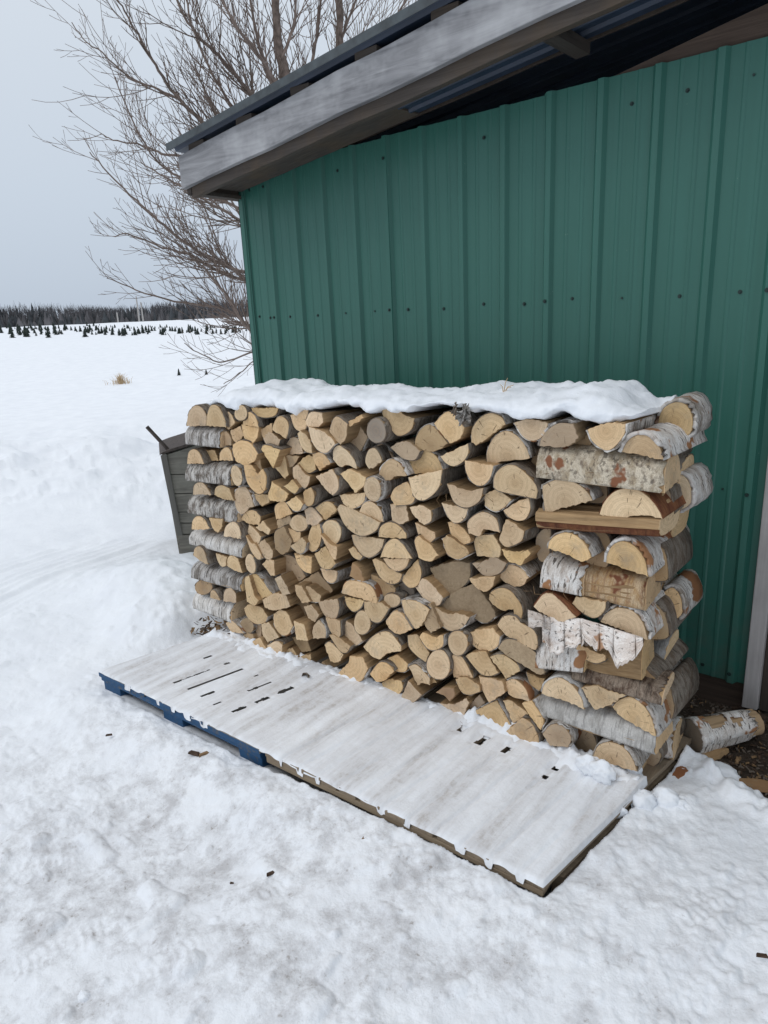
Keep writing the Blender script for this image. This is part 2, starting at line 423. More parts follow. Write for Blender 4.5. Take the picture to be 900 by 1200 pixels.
    def sloped(x0, x1, y0, y1, z0, z1, mat, name, n=24, wob=.003, bevel=.003):
        mb = MB(); vs = []
        for i in range(n+1):
            x = x0+(x1-x0)*i/n; w = wob*math.sin(i*1.7+x0)+random.uniform(-wob, wob)*.5
            for (y, z) in ((y0, z0), (y1, z0), (y1, z1), (y0, z1)): vs.append((x, y+random.uniform(-wob, wob)*.3, zb(x)+z+w))
        fs = []
        for i in range(n):
            for q in range(4):
                a = i*4+q; b = i*4+(q+1) % 4; fs.append((a, b, b+4, a+4))
        fs += [(3, 2, 1, 0), tuple(n*4+q for q in range(4))]
        mb.add(vs, fs)
        return put(mb, name, mat, bevel=bevel)
    sloped(-.285, 5.7, -.402, -.368, 0, .172, FASCIA, 'fascia_board')
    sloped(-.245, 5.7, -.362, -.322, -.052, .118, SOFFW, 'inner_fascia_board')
    mb = MB(); hx = [1.75+.12*i for i in range(33)]; vs = []
    for x_ in hx:
        zt_ = 2.505+.19*(x_-2.04); vs += [(x_, .009, 2.40), (x_, .028, 2.40), (x_, .028, max(2.41, zt_)), (x_, .009, max(2.41, zt_))]
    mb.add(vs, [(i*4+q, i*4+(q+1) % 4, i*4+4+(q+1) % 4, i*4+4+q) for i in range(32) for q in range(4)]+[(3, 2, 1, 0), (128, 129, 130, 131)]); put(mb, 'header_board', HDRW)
    sloped(-.2, 5.6, .031, .045, .02, .205, DOORW, 'gable_backing')
    mb = MB(); mb.box((-.284, -.366, 2.352), (-.248, 3.2, 2.552)); put(mb, 'eave_board', SOFFW, bevel=.003)
    mb = MB(); mb.box((-.246, -.320, 2.352), (-.205, -.033, 2.372)); put(mb, 'eave_board', SOFFW)
    x = 1.95                                                  # lookouts under the ribbed soffit sheet
    while x < 5.5:
        mb = MB(); vs = []
        for dx in (0, .06):
            z = zb(x+dx)
            for (y, q) in ((-.3215, -.050), (-.033, -.050), (-.033, -.006), (-.3215, -.006)): vs.append((x+dx, y, z+q+random.uniform(-.003, .003)))
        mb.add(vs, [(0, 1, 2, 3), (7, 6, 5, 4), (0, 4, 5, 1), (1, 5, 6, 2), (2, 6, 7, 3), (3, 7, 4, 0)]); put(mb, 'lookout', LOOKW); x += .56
    mb = MB(); ys = [(-.321, 0.0)]; y = -.29
    while y < -.05:
        ys += [(y, 0), (y+.008, -.014), (y+.020, -.014), (y+.028, 0)]; y += .085
    ys.append((-.032, 0)); n = len(ys); vs = []
    for x in (1.15, 1.8, 3.8, 5.6):
        for (y, q) in ys: vs.append((x, y, zb(x)-.004+q+.012))
    for x in (1.15, 1.8, 3.8, 5.6):
        for (y, q) in ys: vs.append((x, y, zb(x)+.012+q))
    fs = [(r*n+q, r*n+q+1, (r+1)*n+q+1, (r+1)*n+q) for r in range(3) for q in range(n-1)]
    fs += [(4*n+r*n+q, 4*n+(r+1)*n+q, 4*n+(r+1)*n+q+1, 4*n+r*n+q+1) for r in range(3) for q in range(n-1)]
    mb.add(vs, fs); put(mb, 'soffit_sheet', ROOFM)
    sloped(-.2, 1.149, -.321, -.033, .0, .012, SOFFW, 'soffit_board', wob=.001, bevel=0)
    x = -.2
    while x < 5.5:                                            # short blocks between board and sheet
        mb = MB(); z = zb(x+.05); mb.box((x, -.385, z+.168), (x+.13, -.33, z+.209), 0, .003); put(mb, 'purlin_block', SOFFW); x += .42
    # ribbed roof sheet, ribs along the slope
    mb = MB(); ys = []; y = -.44
    ys = [(-.44, .216), (-.438, .226)]
    y = -.425
    while y < 3.3:
        ys += [(y, .214), (y+.012, .234), (y+.03, .234), (y+.042, .214), (y+.10, .214), (y+.105, .217), (y+.115, .217), (y+.12, .214)]; y += .21
    ys.append((3.35, .214)); n = len(ys); vs = []
    for x in (-.325, 1, 2.5, 4, 5.75):
        for (y, z) in ys: vs.append((x, y, zb(x)+z))
    b = len(vs)
    for x in (-.325, 1, 2.5, 4, 5.75):
        for (y, z) in ys: vs.append((x, y, zb(x)+z-.004))
    fs = []
    for r in range(4):
        for q in range(n-1):
            a = r*n+q; fs.append((a, a+n, a+n+1, a+1)); fs.append((b+a, b+a+1, b+a+n+1, b+a+n))
    for r in range(4): fs.append((r*n, b+r*n, b+(r+1)*n, (r+1)*n))
    for q in range(n-1): fs.append((q, q+1, b+q+1, b+q)); fs.append((4*n+q+1, 4*n+q, b+4*n+q, b+4*n+q+1))
    mb.add(vs, fs); put(mb, 'roof', ROOFM)
    mb = MB(); vs = []
    for i in range(41):
        x = -.327+6.08*i/40; z = zb(x)
        vs += [(x, -.446, z+.205), (x, -.443, z+.205), (x, -.443, z+.240), (x, -.36, z+.240), (x, -.36, z+.243), (x, -.446, z+.243)]
    fs = [(i*6+q, i*6+(q+1) % 6, (i+1)*6+(q+1) % 6, (i+1)*6+q) for i in range(40) for q in range(6)]
    mb.add(vs, fs); put(mb, 'roof_edge_trim', ROOFT)
shed_build()

# ------------------------------------------------------------------ ground
def pal_uv(X, Y):
    dx = X-S0[0]; dy = Y-S0[1]
    return dx*UX[0]+dy*UX[1], dx*VX[0]+dy*VX[1]
PRINTS = []
for (px, py, a) in [(340, 1036, .5), (72, 1100, .2), (205, 1128, .25), (195, 990, 1.0),
                    (95, 930, .6), (270, 950, .3), (480, 1060, 1.1), (820, 1090, .1), (30, 1010, -.3)]:
    P_ = on_z(px, py, -.17); PRINTS.append((P_[0], P_[1], SA+a+1.0, random.choice((.9, 1.0, 1.05))))
def ground_h(X, Y):
    d = np.hypot(X-CAM[0], Y-CAM[1])
    u, v = pal_uv(X, Y)
    h = -.205 + .0*X
    # trodden level rises towards the right-hand end of the pallets
    h = h+.10*sstep(.9, 2.0, u)*sstep(2.4, 1.2, -v)
    h = h+.030*fbm(X*.8, Y*.8, 3, 3)*sstep(14, 4, d)
    h = h+.011*fbm(X*2.6, Y*2.6, 5, 3, .5)+.0055*(fbm(X*10, Y*10, 9, 4, .6)+.6*np.abs(fbm(X*6+2, Y*8, 19, 3)))*sstep(9, 4, d)
    rough = sstep(.2, .7, fbm(X*1.3+4, Y*1.3, 33, 3))
    h = h+(.006*np.abs(fbm(X*22, Y*22, 12, 3, .6))+.010*np.clip(fbm(X*9+3, Y*9, 41, 3), 0, 1)**2)*rough*sstep(8, 3, d)
    # little lumps kicked about
    lump = np.clip(vn(X*7.5, Y*7.5, 77)-.74, 0, 1)*.12+np.clip(vn(X*19, Y*19, 78)-.72, 0, 1)*.05
    h = h+lump*sstep(7, 3, d)
    # boot prints
    for (bx, by, a, s) in PRINTS:
        lx = (X-bx)*math.cos(a)+(Y-by)*math.sin(a); ly = -(X-bx)*math.sin(a)+(Y-by)*math.cos(a)
        L, Wd = .142*s, .052*s*(1-.16*np.clip(-lx/.15, -.3, 1)-.10*np.exp(-((lx+.03)/.03)**2))
        q = (np.abs(lx/L)**3.2+np.abs(ly/Wd)**2.6)**(1/2.9)+.10*fbm(X*16, Y*16, 65, 3); m = sstep(1.1, .85, q)*sstep(-.55, .1, fbm(X*7, Y*7, 66, 2))
        tread = .5+.5*np.sign(np.sin(lx*2*PI/.026+np.abs(ly)*40))
        h = h-m*(.0050-.0030*tread)+.002*np.exp(-((q-1.15)/.12)**2)
    # packed wheel track at the left
    acr = X+2.15+.22*(Y+.6); pk = sstep(.75, .35, np.abs(acr))*sstep(.35, -.15, Y)*sstep(9, 6, d)
    h = h*(1-.75*pk)+(-.205)*.75*pk-pk*(.007*np.sin(acr*2*PI/.11+fbm(X*2, Y*2, 68, 2))+.02*np.exp(-((acr-.28)/.05)**2)+.02*np.exp(-((acr+.3)/.06)**2)+.006*fbm(X*14, Y*4, 69, 3))
    r1 = (Y+.95)+.33*(X+2.3)
    for off in (-.05, .95): h = h-.0*np.exp(-((r1-off)/.14)**2)*sstep(1.1, -.2, X-.0)*sstep(14, 9, d)*(.7+.3*vn(X*3, Y*3, 50))
    # drift at the left end of the pile and behind the pallet
    g = np.exp(-(((X+.55)/.62)**2+((Y+.62)/.42)**2)); h = h+.26*g*(1+.10*fbm(X*4, Y*4, 21, 3))
    g = np.exp(-(((X+.10)/.34)**2+((Y+.98)/.24)**2)); h = h+.12*g*(1+.3*fbm(X*6, Y*6, 22, 3))
    g = np.exp(-(((X+1.35)/.7)**2+((Y+.75)/.35)**2)); h = h+.06*g*(1+.2*fbm(X*6, Y*6, 25, 3))
    # ploughed bank beyond, then the field
    s = (-(X+1.6))*.62+(Y-.1)*.78
    h = h+(.30*sstep(.5, 3.2, s)+.10*fbm(X*1.1, Y*1.1, 28, 4)*sstep(1.2, 2.6, s)*sstep(8, 4, s))*sstep(.4, -.6, X)
    crumb = np.clip(fbm(X*6, Y*6, 29, 4), 0, 1); h = h+.05*crumb*sstep(.8, 2.0, s)*sstep(5, 3, s)*sstep(.4, -.6, X)
    # field rises gently to the woods
    far = np.clip(d-18, 0, None); h = h+5.7*(1-np.exp(-far/210.0))*sstep(.4, -6, X-Y*.0+0.0)
    h = h+.10*fbm(X*.09, Y*.09, 61, 3)*sstep(10, 25, d)
    zt = np.interp(u, [-.3, -.05, .35, 1.05, 1.25, 1.7, 2.5, 3.2], [-.125, -.142, -.132, -.124, -.098, -.086, -.078, -.085])
    vf = v+.02*fbm(u*4, v*4, 62, 2); us_ = u-.16*(v+.63)
    near = sstep(-1.05, -.70, vf)*sstep(-.35, -.05, u)*sstep(2.85, 2.45, us_)*sstep(.25, -.05, v)
    h = h*(1-near)+(zt+.010*fbm(X*9, Y*9, 63, 4)+.004*fbm(X*34, Y*34, 64, 2))*near
    # keep clear of pallets, pile, bare soil
    inp = sstep(.004, -.014, np.maximum(np.maximum(-.075+.16*(v+.63)-u, u-(2.375+.16*(v+.63))), np.maximum(-.642-v, v-.55)))
    h = h*(1-inp)+np.minimum(h, -.145-.08*sstep(-.62, -.45, v)-.03*sstep(1.1, 1.3, u))*inp
    e = pal_edge(X, Y); soil = sstep(-.05, .08, e+.05*fbm(X*5, Y*5, 91, 4))
    lip = np.exp(-((e+.06)/.07)**2)*sstep(2.3, 2.6, X)
    h = h+.035*lip*(1+1.0*fbm(X*12, Y*12, 92, 3))
    h = h*(1-soil)+soil*np.minimum(h, -.30)
    ins = sstep(-.30, -.22, X)*sstep(-.02, .04, Y)*sstep(3.3, 3.15, Y)*sstep(5.7, 5.6, X)
    return h*(1-ins)+np.minimum(h, -.35)*ins
def pal_edge(X, Y):
    # > 0 where the ground under the eave is bare
    a = np.minimum(X-2.60, (Y+.47)+.42*(X-2.68))
    b = np.minimum(np.minimum(Y+.46, X+.15), .45-Y*0)
    return np.maximum(a, np.minimum(b, .3))
def polar_sheet(name, mat):
    def span(a0, a1, n): return [a0+(a1-a0)*i/n for i in range(n)]
    fwd = math.atan2(AF[1], AF[0])
    th = span(fwd-R(42), fwd+R(42), 640)+span(fwd+R(42), fwd-R(42)+2*PI, 220)
    rs = [.02, .25, .5, .75]; r = .95
    while r < 4500:
        rs.append(r); r += max(.0065, .0042*r) if r < 6.5 else (.012*r if r < 60 else .035*r)
    th = np.array(th); rs = np.array(rs); nt, nr = len(th), len(rs)
    X = CAM[0]+rs[:, None]*np.cos(th)[None]; Y = CAM[1]+rs[:, None]*np.sin(th)[None]
    Z = ground_h(X, Y)
    co = np.stack([X, Y, Z], -1).reshape(-1, 3).astype(np.float32)
    i = np.arange(nr-1)[:, None]*nt; j = np.arange(nt)[None]; j2 = (j+1) % nt
    q = np.stack([i+j, i+nt+j, i+nt+j2, i+j2], -1).reshape(-1, 4).astype(np.int32)
    me = bpy.data.meshes.new(name); me.vertices.add(len(co)); me.vertices.foreach_set('co', co.ravel())
    me.loops.add(q.size); me.loops.foreach_set('vertex_index', q.ravel())
    me.polygons.add(len(q)); me.polygons.foreach_set('loop_start', np.arange(0, q.size, 4, dtype=np.int32))
    try: me.polygons.foreach_set('loop_total', np.full(len(q), 4, np.int32))
    except Exception: pass
    me.polygons.foreach_set('use_smooth', np.ones(len(q), bool))
    me.materials.append(mat); me.update(calc_edges=True); me.validate()
    return link(name, me)
tag(polar_sheet('snowy_ground', SNOW), 'trodden snow covering the yard and the open field', 'ground', kind='structure')
def grid_obj(name, mat, xs, ys, fz, smooth=True):
    X, Y = np.meshgrid(xs, ys); Z = fz(X, Y); n = len(xs); v = np.stack([X, Y, Z], -1).reshape(-1, 3)
    f = [(j*n+i, j*n+i+1, (j+1)*n+i+1, (j+1)*n+i) for j in range(len(ys)-1) for i in range(n-1)]
    return link(name, mesh(name, v, f, mat, None, None, smooth))
def soil_z(X, Y): return -.125+.012*fbm(X*4, Y*4, 101, 4)+.008*fbm(X*22, Y*22, 102, 3)
tag(grid_obj('bare_soil_ground', SOIL, np.linspace(-.2, 5.6, 330), np.linspace(-2.2, .06, 140),
             lambda X, Y: np.where(pal_edge(X, Y) > -.25, soil_z(X, Y), -.40)), 'dark bare soil under the shed eave beside the woodpile', 'ground', kind='structure')

# ------------------------------------------------------------------ pallets
def sheared(mb, u0, u1, v0, v1, z0, z1, k, m=0, jit=.002):
    n = 6; vs = []
    for i in range(n+1):
        v = v0+(v1-v0)*i/n; s = k*(v+.63); w = random.uniform(-jit, jit)
        for (u, z) in ((u0, z0), (u1, z0), (u1, z1), (u0, z1)): vs.append((u+s+w, v, z+random.uniform(-jit, jit)*.5))
    fs = [(i*4+q, (i+1)*4+q, (i+1)*4+(q+1) % 4, i*4+(q+1) % 4) for i in range(n) for q in range(4)]
    fs += [(0, 1, 2, 3), (n*4+3, n*4+2, n*4+1, n*4)]
    mb.add(vs, fs, m)
BLUEB = [(-.06, .165), (.205, .32), (.335, .427), (.45, .537), (.562, .648), (.674, .762), (.80, 1.125)]
WOODBD = [(1.155, 1.245), (1.258, 1.345), (1.358, 1.436), (1.450, 1.537), (1.551, 1.629), (1.655, 1.743), (1.769, 1.853), (1.879, 1.966),
          (1.982, 2.062), (2.089, 2.180), (2.196, 2.285), (2.298, 2.368)]
def pallet(name, label, boards, k, mdeck, mrun, blocks, deckends):
    r = empty(name, W(0, 0, 0), SA); tag(r, label, 'pallet', 'pallets under the woodpile')
    u0, u1 = boards[0][0], boards[-1][1]
    for i, (a, b) in enumerate(boards):
        mb = MB(); dv = random.uniform(-.006, .006)
        sheared(mb, a, b, -.632+dv, .386, DECK-.021, DECK, k); mb.obj('deck_board', [mdeck], r, bevel=.002)
        if deckends:                                         # painted end of each board
            mb = MB(); sheared(mb, a+.001, b-.001, -.6345+dv, -.6325+dv, DECK-.0205, DECK-.0005, 0); mb.obj('painted_board_end', [mrun], r)
    for v in (-.6315, .01, .28):
        mb = MB(); mb.box((u0+k*(v+.63)+.004, v, DECK-.046), (u1+k*(v+.63)-.004, v+.10, DECK-.0225), 0, .002); mb.obj('runner_board', [mrun], r, bevel=.002)
    if blocks:
        for v in (-.622, .01, .27):
            for ub in (u0+.005, (u0+u1)/2-.09, u1-.15):
                mb = MB(); s = k*(v+.63); mb.box((ub+s, v, DECK-.128), (ub+s+(.145 if ub < u1-.2 else .14), v+.1, DECK-.0475), 0, .003); mb.obj('block', [mrun], r, bevel=.003)
        for v in (-.622, .27):
            mb = MB(); s = k*(v+.63); mb.box((u0+.004+s, v, DECK-.145), (u1-.004+s, v+.1, DECK-.1295)); mb.obj('bottom_board', [mrun], r)
    else:
        for ub in (u0+.002, (u0+u1)/2, u1-.042):
            mb = MB(); sheared(mb, ub, ub+.038, -.52, .27, DECK-.13, DECK-.0475, k); mb.obj('stringer', [mrun], r)
pallet('pallet', 'blue painted block pallet with gaps showing through thin snow, at the pile\'s far end', BLUEB, .25, PALG, BLUE, True, True)
pallet('pallet', 'unpainted tan pallet half sunk in snow at the pile\'s near end', WOODBD, .16, PALW, PALX, False, False)
# thin snow lying on the decks
SLOTS = [(.286,-.25,.309,-.208,.007),(.422,-.236,.438,-.208,.007),(.458,-.497,.541,-.213,.007),(.576,-.506,.589,-.436,.007),(.63,-.236,.653,-.215,.006),
 (.724,-.352,.769,-.225,.008),(.867,-.287,.885,-.206,.011),(.835,-.404,.857,-.331,.012),(.80,-.512,.83,-.443,.009),(.677,-.521,.707,-.48,.006),(.30,-.47,.365,-.31,.006),(.335,-.50,.352,-.455,.010),
 (1.723,-.089,1.739,-.042,.012),(1.829,-.121,1.851,-.054,.013),(1.946,-.117,1.961,-.068,.013),(2.147,-.177,2.162,-.151,.011),(2.166,-.108,2.174,-.086,.009)]
def deck_snow():
    us = np.arange(-.062, 2.372, .0055); vs = np.arange(-.637, .02, .0075)
    U, V = np.meshgrid(us, vs)
    k = np.where(U < 1.2, .25, .16); Uf = U-k*(V+.63)
    UU = U + .0
    # sheet follows the racked boards: shear the grid itself with the pallets
    sh = np.interp(us, [-.075, 1.05, 1.25, 2.385], [.25, .25, .16, .16])[None]*(V+.63)
    UU = U+sh; Uf = U
    th = .0062+.0012*fbm(UU*5, V*5, 301, 3)+.0008*fbm(UU*40, V*40, 303, 2)
    th = th+.006*sstep(1.95, 2.35, UU)+.005*sstep(.25, -.02, UU)+.010*sstep(-.16, -.02, V)+.004*np.clip(fbm(UU*4, V*4, 305, 4), 0, 1)
    gaps = [(a[1]+b[0])/2 for B in (BLUEB, WOODBD) for a, b in zip(B[:-1], B[1:])]
    for i, g in enumerate(gaps):
        th = th-(.0066+.0045*vn(V*6, V*0+i*3.7, 310))*np.exp(-((Uf-g)/(.0085 if g < 1.15 else .0075))**2)
    Z = DECK+th; hole = np.zeros_like(U, bool)
    GAPW = [((a[1]+b[0])/2, (b[0]-a[1])/2) for B in (BLUEB, WOODBD) for a, b in zip(B[:-1], B[1:])]
    for (a, b, c, d, w) in SLOTS:
        kk = .25 if a < 1.15 else .16; uf = (a-kk*(b+.63)+c-kk*(d+.63))/2
        g, hw = min(GAPW, key=lambda q: abs(q[0]-uf)); v0_, v1_ = min(b, d), max(b, d)
        ww = min(hw+.002, w*1.25); rag2 = ww*(.85+.45*vn(V*45, V*0+a*10, 340))
        hole = hole | ((np.abs(Uf-g) < rag2) & (V > v0_) & (V < v1_))
        m = sstep(ww*3, ww, np.abs(Uf-g))*sstep(v0_-.03, v0_, V)*sstep(v1_+.03, v1_, V); Z = Z*(1-m)+(DECK+.002)*m
    # thin at the front: board ends and notches
    ed = sstep(-.64, -.61, V); Z = Z-.004*(1-ed)
    edge = (U < us[0]+.004) | (U > us[-1]-.004) | (V < vs[0]+.002)
    ingap = np.zeros_like(U, bool)
    for B in (BLUEB, WOODBD):
        for a, b in zip(B[:-1], B[1:]):
            if random.random() < (.95 if B is BLUEB else .75): ingap |= (Uf > a[1]-random.uniform(-.004, .014)) & (Uf < b[0]+random.uniform(-.004, .014))
    Z = np.where(edge, np.where(ingap & (V < vs[0]+.002), DECK-.024+.008*vn(UU*60, V, 351), DECK-.004+.007*vn(UU*22, V, 350)), Z)
    n = len(us)
    v = [W(UU.ravel()[i], V.ravel()[i], Z.ravel()[i]) for i in range(U.size)]
    f = [(j*n+i, j*n+i+1, (j+1)*n+i+1, (j+1)*n+i) for j in range(len(vs)-1) for i in range(n-1) if not hole[j, i]]
    o = link('pallet_snow', mesh('pallet_snow', v, f, SNOWT, None, None, True))
    tag(o, 'thin trodden snow lying over the pallet boards and heaped at the pile\'s foot', 'snow', kind='stuff')
deck_snow()
def foot_snow():
    us = np.arange(.055, 2.47, .0075); vs = np.arange(-.21, .05, .0075); U, V = np.meshgrid(us, vs)
    wob = .045*fbm(U*5, V*0+2, 360, 4)+.02*fbm(U*17, V*17, 361, 3)
    e0 = np.interp(U, [0, .6, 1.5, 2.0, 2.2, 2.4], [-.17, -.13, -.055, -.055, -.10, -.12]); env = sstep(e0, e0+.10, V+wob*.7)*(.75+.35*fbm(U*3.3, U*0, 362, 3))
    lum = np.abs(fbm(U*15, V*15, 363, 4, .55))*.030+np.clip(vn(U*34, V*34, 364)-.2, 0, 1)*.014
    Z = DECK-.006+env*(.026+lum)+.018*np.exp(-(((U-2.20)/.09)**2+((V+.05)/.05)**2))+.016*np.exp(-(((U-2.40)/.05)**2+((V+.04)/.06)**2))+.02*np.exp(-(((U-.14)/.08)**2+((V+.02)/.07)**2))
    Z = Z-.12*sstep(.10, .055, U)
    Z = np.where((U < us[0]+.01) | (U > us[-1]-.01) | (V > vs[-1]-.004), DECK-.05, Z)
    n = len(us); v = [W(a, b, c) for a, b, c in zip(U.ravel(), V.ravel(), Z.ravel())]
    f = [(j*n+i, j*n+i+1, (j+1)*n+i+1, (j+1)*n+i) for j in range(len(vs)-1) for i in range(n-1) if env[j+1, i] > .004 or env[j, i+1] > .004]
    tag(link('pile_foot_snow', mesh('pile_foot_snow', v, f, SNOWC, None, None, True)), 'crumbly clean snow heaped along the foot of the woodpile', 'snow', kind='stuff')
foot_snow()
# snow plugs in the notches between board ends of the blue pallet
# ------------------------------------------------------------------ logs
def outline_px(tile, spec, v):
    tx, ty = tile
    if spec[0] == 'O':
        q = spec[1:].split(); cx, cy = map(float, q[0].split(',')); rx, ry = map(float, q[1].split(',')); a = R(float(q[2]))
        px = []
        for i in range(16):
            t = 2*PI*i/16; k = 1+.03*math.sin(3*t+cx); x, y = rx*k*math.cos(t), ry*k*math.sin(t)
            px.append((cx+x*math.cos(a)-y*math.sin(a), cy+x*math.sin(a)+y*math.cos(a)))
    else:
        px = [tuple(map(float, q.split(','))) for q in spec[1:].split() if ',' in q]
    return [unp(tx+x/6, ty+y/6, v) for x, y in px]
def area(p): return .5*sum(p[i][0]*p[(i+1) % len(p)][1]-p[(i+1) % len(p)][0]*p[i][1] for i in range(len(p)))
def resample(p, allsmooth=False, step=.011):
    """-> points, bark flag per segment, corner list; polygon counter-clockwise"""
    n = len(p); P_ = [np.array(q) for q in p]
    turn = []
    for i in range(n):
        a = P_[i]-P_[i-1]; b = P_[(i+1) % n]-P_[i]
        turn.append(math.degrees(math.atan2(a[0]*b[1]-a[1]*b[0], a@b)))
    smooth = [allsmooth or (-38 < t < 58) for t in turn]
    # bark: longest convex run of smooth vertices
    best = None
    if all(smooth): best = (0, n)
    else:
        for s in range(n):
            if smooth[s-1] or not smooth[s]: continue
            L = 0; k = s; tot = 0
            while smooth[k % n] and k < s+n: tot += turn[k % n]; k += 1
            ln = sum(np.linalg.norm(P_[(q+1) % n]-P_[q % n]) for q in range(s-1, k))
            if tot > 45 and (best is None or ln > best[2]): best = (s-1, k, ln)
    inb = [False]*n
    if best:
        for q in range(best[0], best[1]): inb[q % n] = True
    out = []; fl = []
    for i in range(n):
        a, b = P_[i], P_[(i+1) % n]
        ma = (P_[(i+1) % n]-P_[i-1])/2 if smooth[i] else (b-a)
        mb_ = (P_[(i+2) % n]-P_[i])/2 if smooth[(i+1) % n] else (b-a)
        m = max(2, int(np.linalg.norm(b-a)/step))
        for k in range(m):
            t = k/m; h = (2*t**3-3*t**2+1)*a+(t**3-2*t**2+t)*ma+(-2*t**3+3*t**2)*b+(t**3-t**2)*mb_
            if k and not inb[i]: h = h+np.array([random.uniform(-1, 1), random.uniform(-1, 1)])*.0033
            out.append(h); fl.append(inb[i])
    return out, fl
def circle_fit(pts):
    A = np.array([[2*x, 2*y, 1] for x, y in pts]); b = np.array([x*x+y*y for x, y in pts])
    s = np.linalg.lstsq(A, b, rcond=None)[0]; return s[:2]
LOGS = []
def log(poly, frame, L, mats, bark, bt=.004, drift=(0, 0), taper=0.0, allsmooth=False, name='firewood_log', tilt=None, rz=0.0, ragged=.007, step=.011, over=0.0):
    """poly in the cut's plane; frame(a, b) gives the world point of the origin and the base rotation"""
    if area(poly) < 0: poly = poly[::-1]
    pts, fl = resample(poly, allsmooth, step)
    c = np.mean(pts, axis=0); pts = [q-c for q in pts]; n = len(pts)
    ch = [q for q, f in zip(pts, fl) if f]
    pith = circle_fit(ch) if len(ch) >= 5 else np.array([0., 0.])
    ext = max(np.linalg.norm(q) for q in pts)
    if np.linalg.norm(pith) > 1.3*ext: pith = pith/np.linalg.norm(pith)*1.3*ext
    tl = tilt if tilt is not None else (random.uniform(-.10, .10), random.uniform(-.10, .10))
    ys = [0.0, .0022, .10, .24, L] if L > .3 else [0.0, .0022, .07, .14, L]
    vs = []; nv = []
    for si, y in enumerate(ys):
        k = 1-taper*y/L
        for i, q in enumerate(pts):
            s = 1-(.0014/max(.01, np.linalg.norm(q)) if si == 0 else 0)
            nz = 0 if si < 2 else random.uniform(-.0022, .0022)
            r = q*s*k*(1+nz/.04)
            yy = y+(q[0]*tl[0]+q[1]*tl[1] if si < 2 else 0)
            vs.append((r[0]+drift[0]*y, yy, r[1]+drift[1]*y))
    faces = [tuple(range(n))]; mi = [0]; uv = [[tuple(pts[i]-pith) for i in range(n)]]
    for si in range(len(ys)-1):
        for i in range(n):
            j = (i+1) % n; faces.append((si*n+i, si*n+n+i, si*n+n+j, si*n+j)); mi.append(0 if si == 0 else 1); uv.append([(0, 0)]*4)
    b = (len(ys)-1)*n; faces.append(tuple(b+i for i in reversed(range(n)))); mi.append(0); uv.append([tuple(pts[i]-pith) for i in reversed(range(n))])
    loc, base = frame(c[0], c[1])
    o = link(name, mesh(name, vs, faces, mats, mi, uv), None, loc, base+rz)
    if bark is not None and len(ch) >= 4:
        # start of the bark run
        idx = [i for i in range(n) if fl[i]]
        if all(fl): run = list(range(n))+[0]
        else:
            st = [i for i in range(n) if fl[i] and not fl[i-1]][0]; run = [st]; k = st
            while fl[k % n] and len(run) <= n: k += 1; run.append(k % n)
        arr = [pts[i] for i in run]; m = len(arr); nor = []
        for i in range(m):
            if run[0] == run[-1]: t = arr[(i+1) % (m-1) if i == m-1 else i+1]-arr[i-1 if i else m-2]
            else: t = arr[min(i+1, m-1)]-arr[max(i-1, 0)]
            t = t/(np.linalg.norm(t)+1e-9); nor.append(np.array([t[1], -t[0]]))
        s = [0]
        for i in range(1, m): s.append(s[-1]+np.linalg.norm(arr[i]-arr[i-1]))
        bv = []; bf = []; bu = []
        rg = [random.uniform(-.001, ragged) if random.random() < .8 else random.uniform(0, ragged*3) for _ in range(m)]
        if run[0] == run[-1]: rg[-1] = rg[0]
        rows = [0, .03, .09, .18, .30, L-.002] if L > .31 else [0, .03, .08, .14, L-.002]
        for layer in (1, 0):
            for ri, y in enumerate(rows):
                for i in range(m):
                    t = (bt*random.uniform(.75, 1.25) if layer else .0004)
                    yy = y+(rg[i]-over if ri == 0 else 0)
                    fr = arr[i]*(1-taper*max(0, yy)/L)
                    q = fr+nor[i]*t
                    tt = arr[i][0]*tl[0]+arr[i][1]*tl[1] if ri == 0 else 0
                    bv.append((q[0]+drift[0]*y, yy+tt, q[1]+drift[1]*y))
        nr = len(rows); B = nr*m
        for r in range(nr-1):
            for i in range(m-1):
                bf.append((r*m+i, (r+1)*m+i, (r+1)*m+i+1, r*m+i+1)); bu.append([(s[i], rows[r]), (s[i], rows[r+1]), (s[i+1], rows[r+1]), (s[i+1], rows[r])])
                bf.append((B+r*m+i, B+r*m+i+1, B+(r+1)*m+i+1, B+(r+1)*m+i)); bu.append([(s[i], rows[r])]*4)
        for i in range(m-1):
            bf.append((i, i+1, B+i+1, B+i)); bu.append([(s[i], 0)]*4)
            e = (nr-1)*m; bf.append((e+i+1, e+i, B+e+i, B+e+i+1)); bu.append([(s[i], L)]*4)
        if run[0] != run[-1]:
            for r in range(nr-1):
                bf.append((r*m, B+r*m, B+(r+1)*m, (r+1)*m)); bu.append([(0, rows[r])]*4)
                e = m-1; bf.append((r*m+e, (r+1)*m+e, B+(r+1)*m+e, B+r*m+e)); bu.append([(s[-1], rows[r])]*4)
        nf = len(bf); sm = [True]*nf
        link('bark', mesh('bark', bv, bf, bark, None, bu, True), o)
    info = dict(o=o, c=c, area=abs(area(poly)), pts=pts, fl=fl, pith=pith, n=n)
    return info
def front_frame(v0):
    return lambda a, b: (W(a, v0, b), SA-.06)

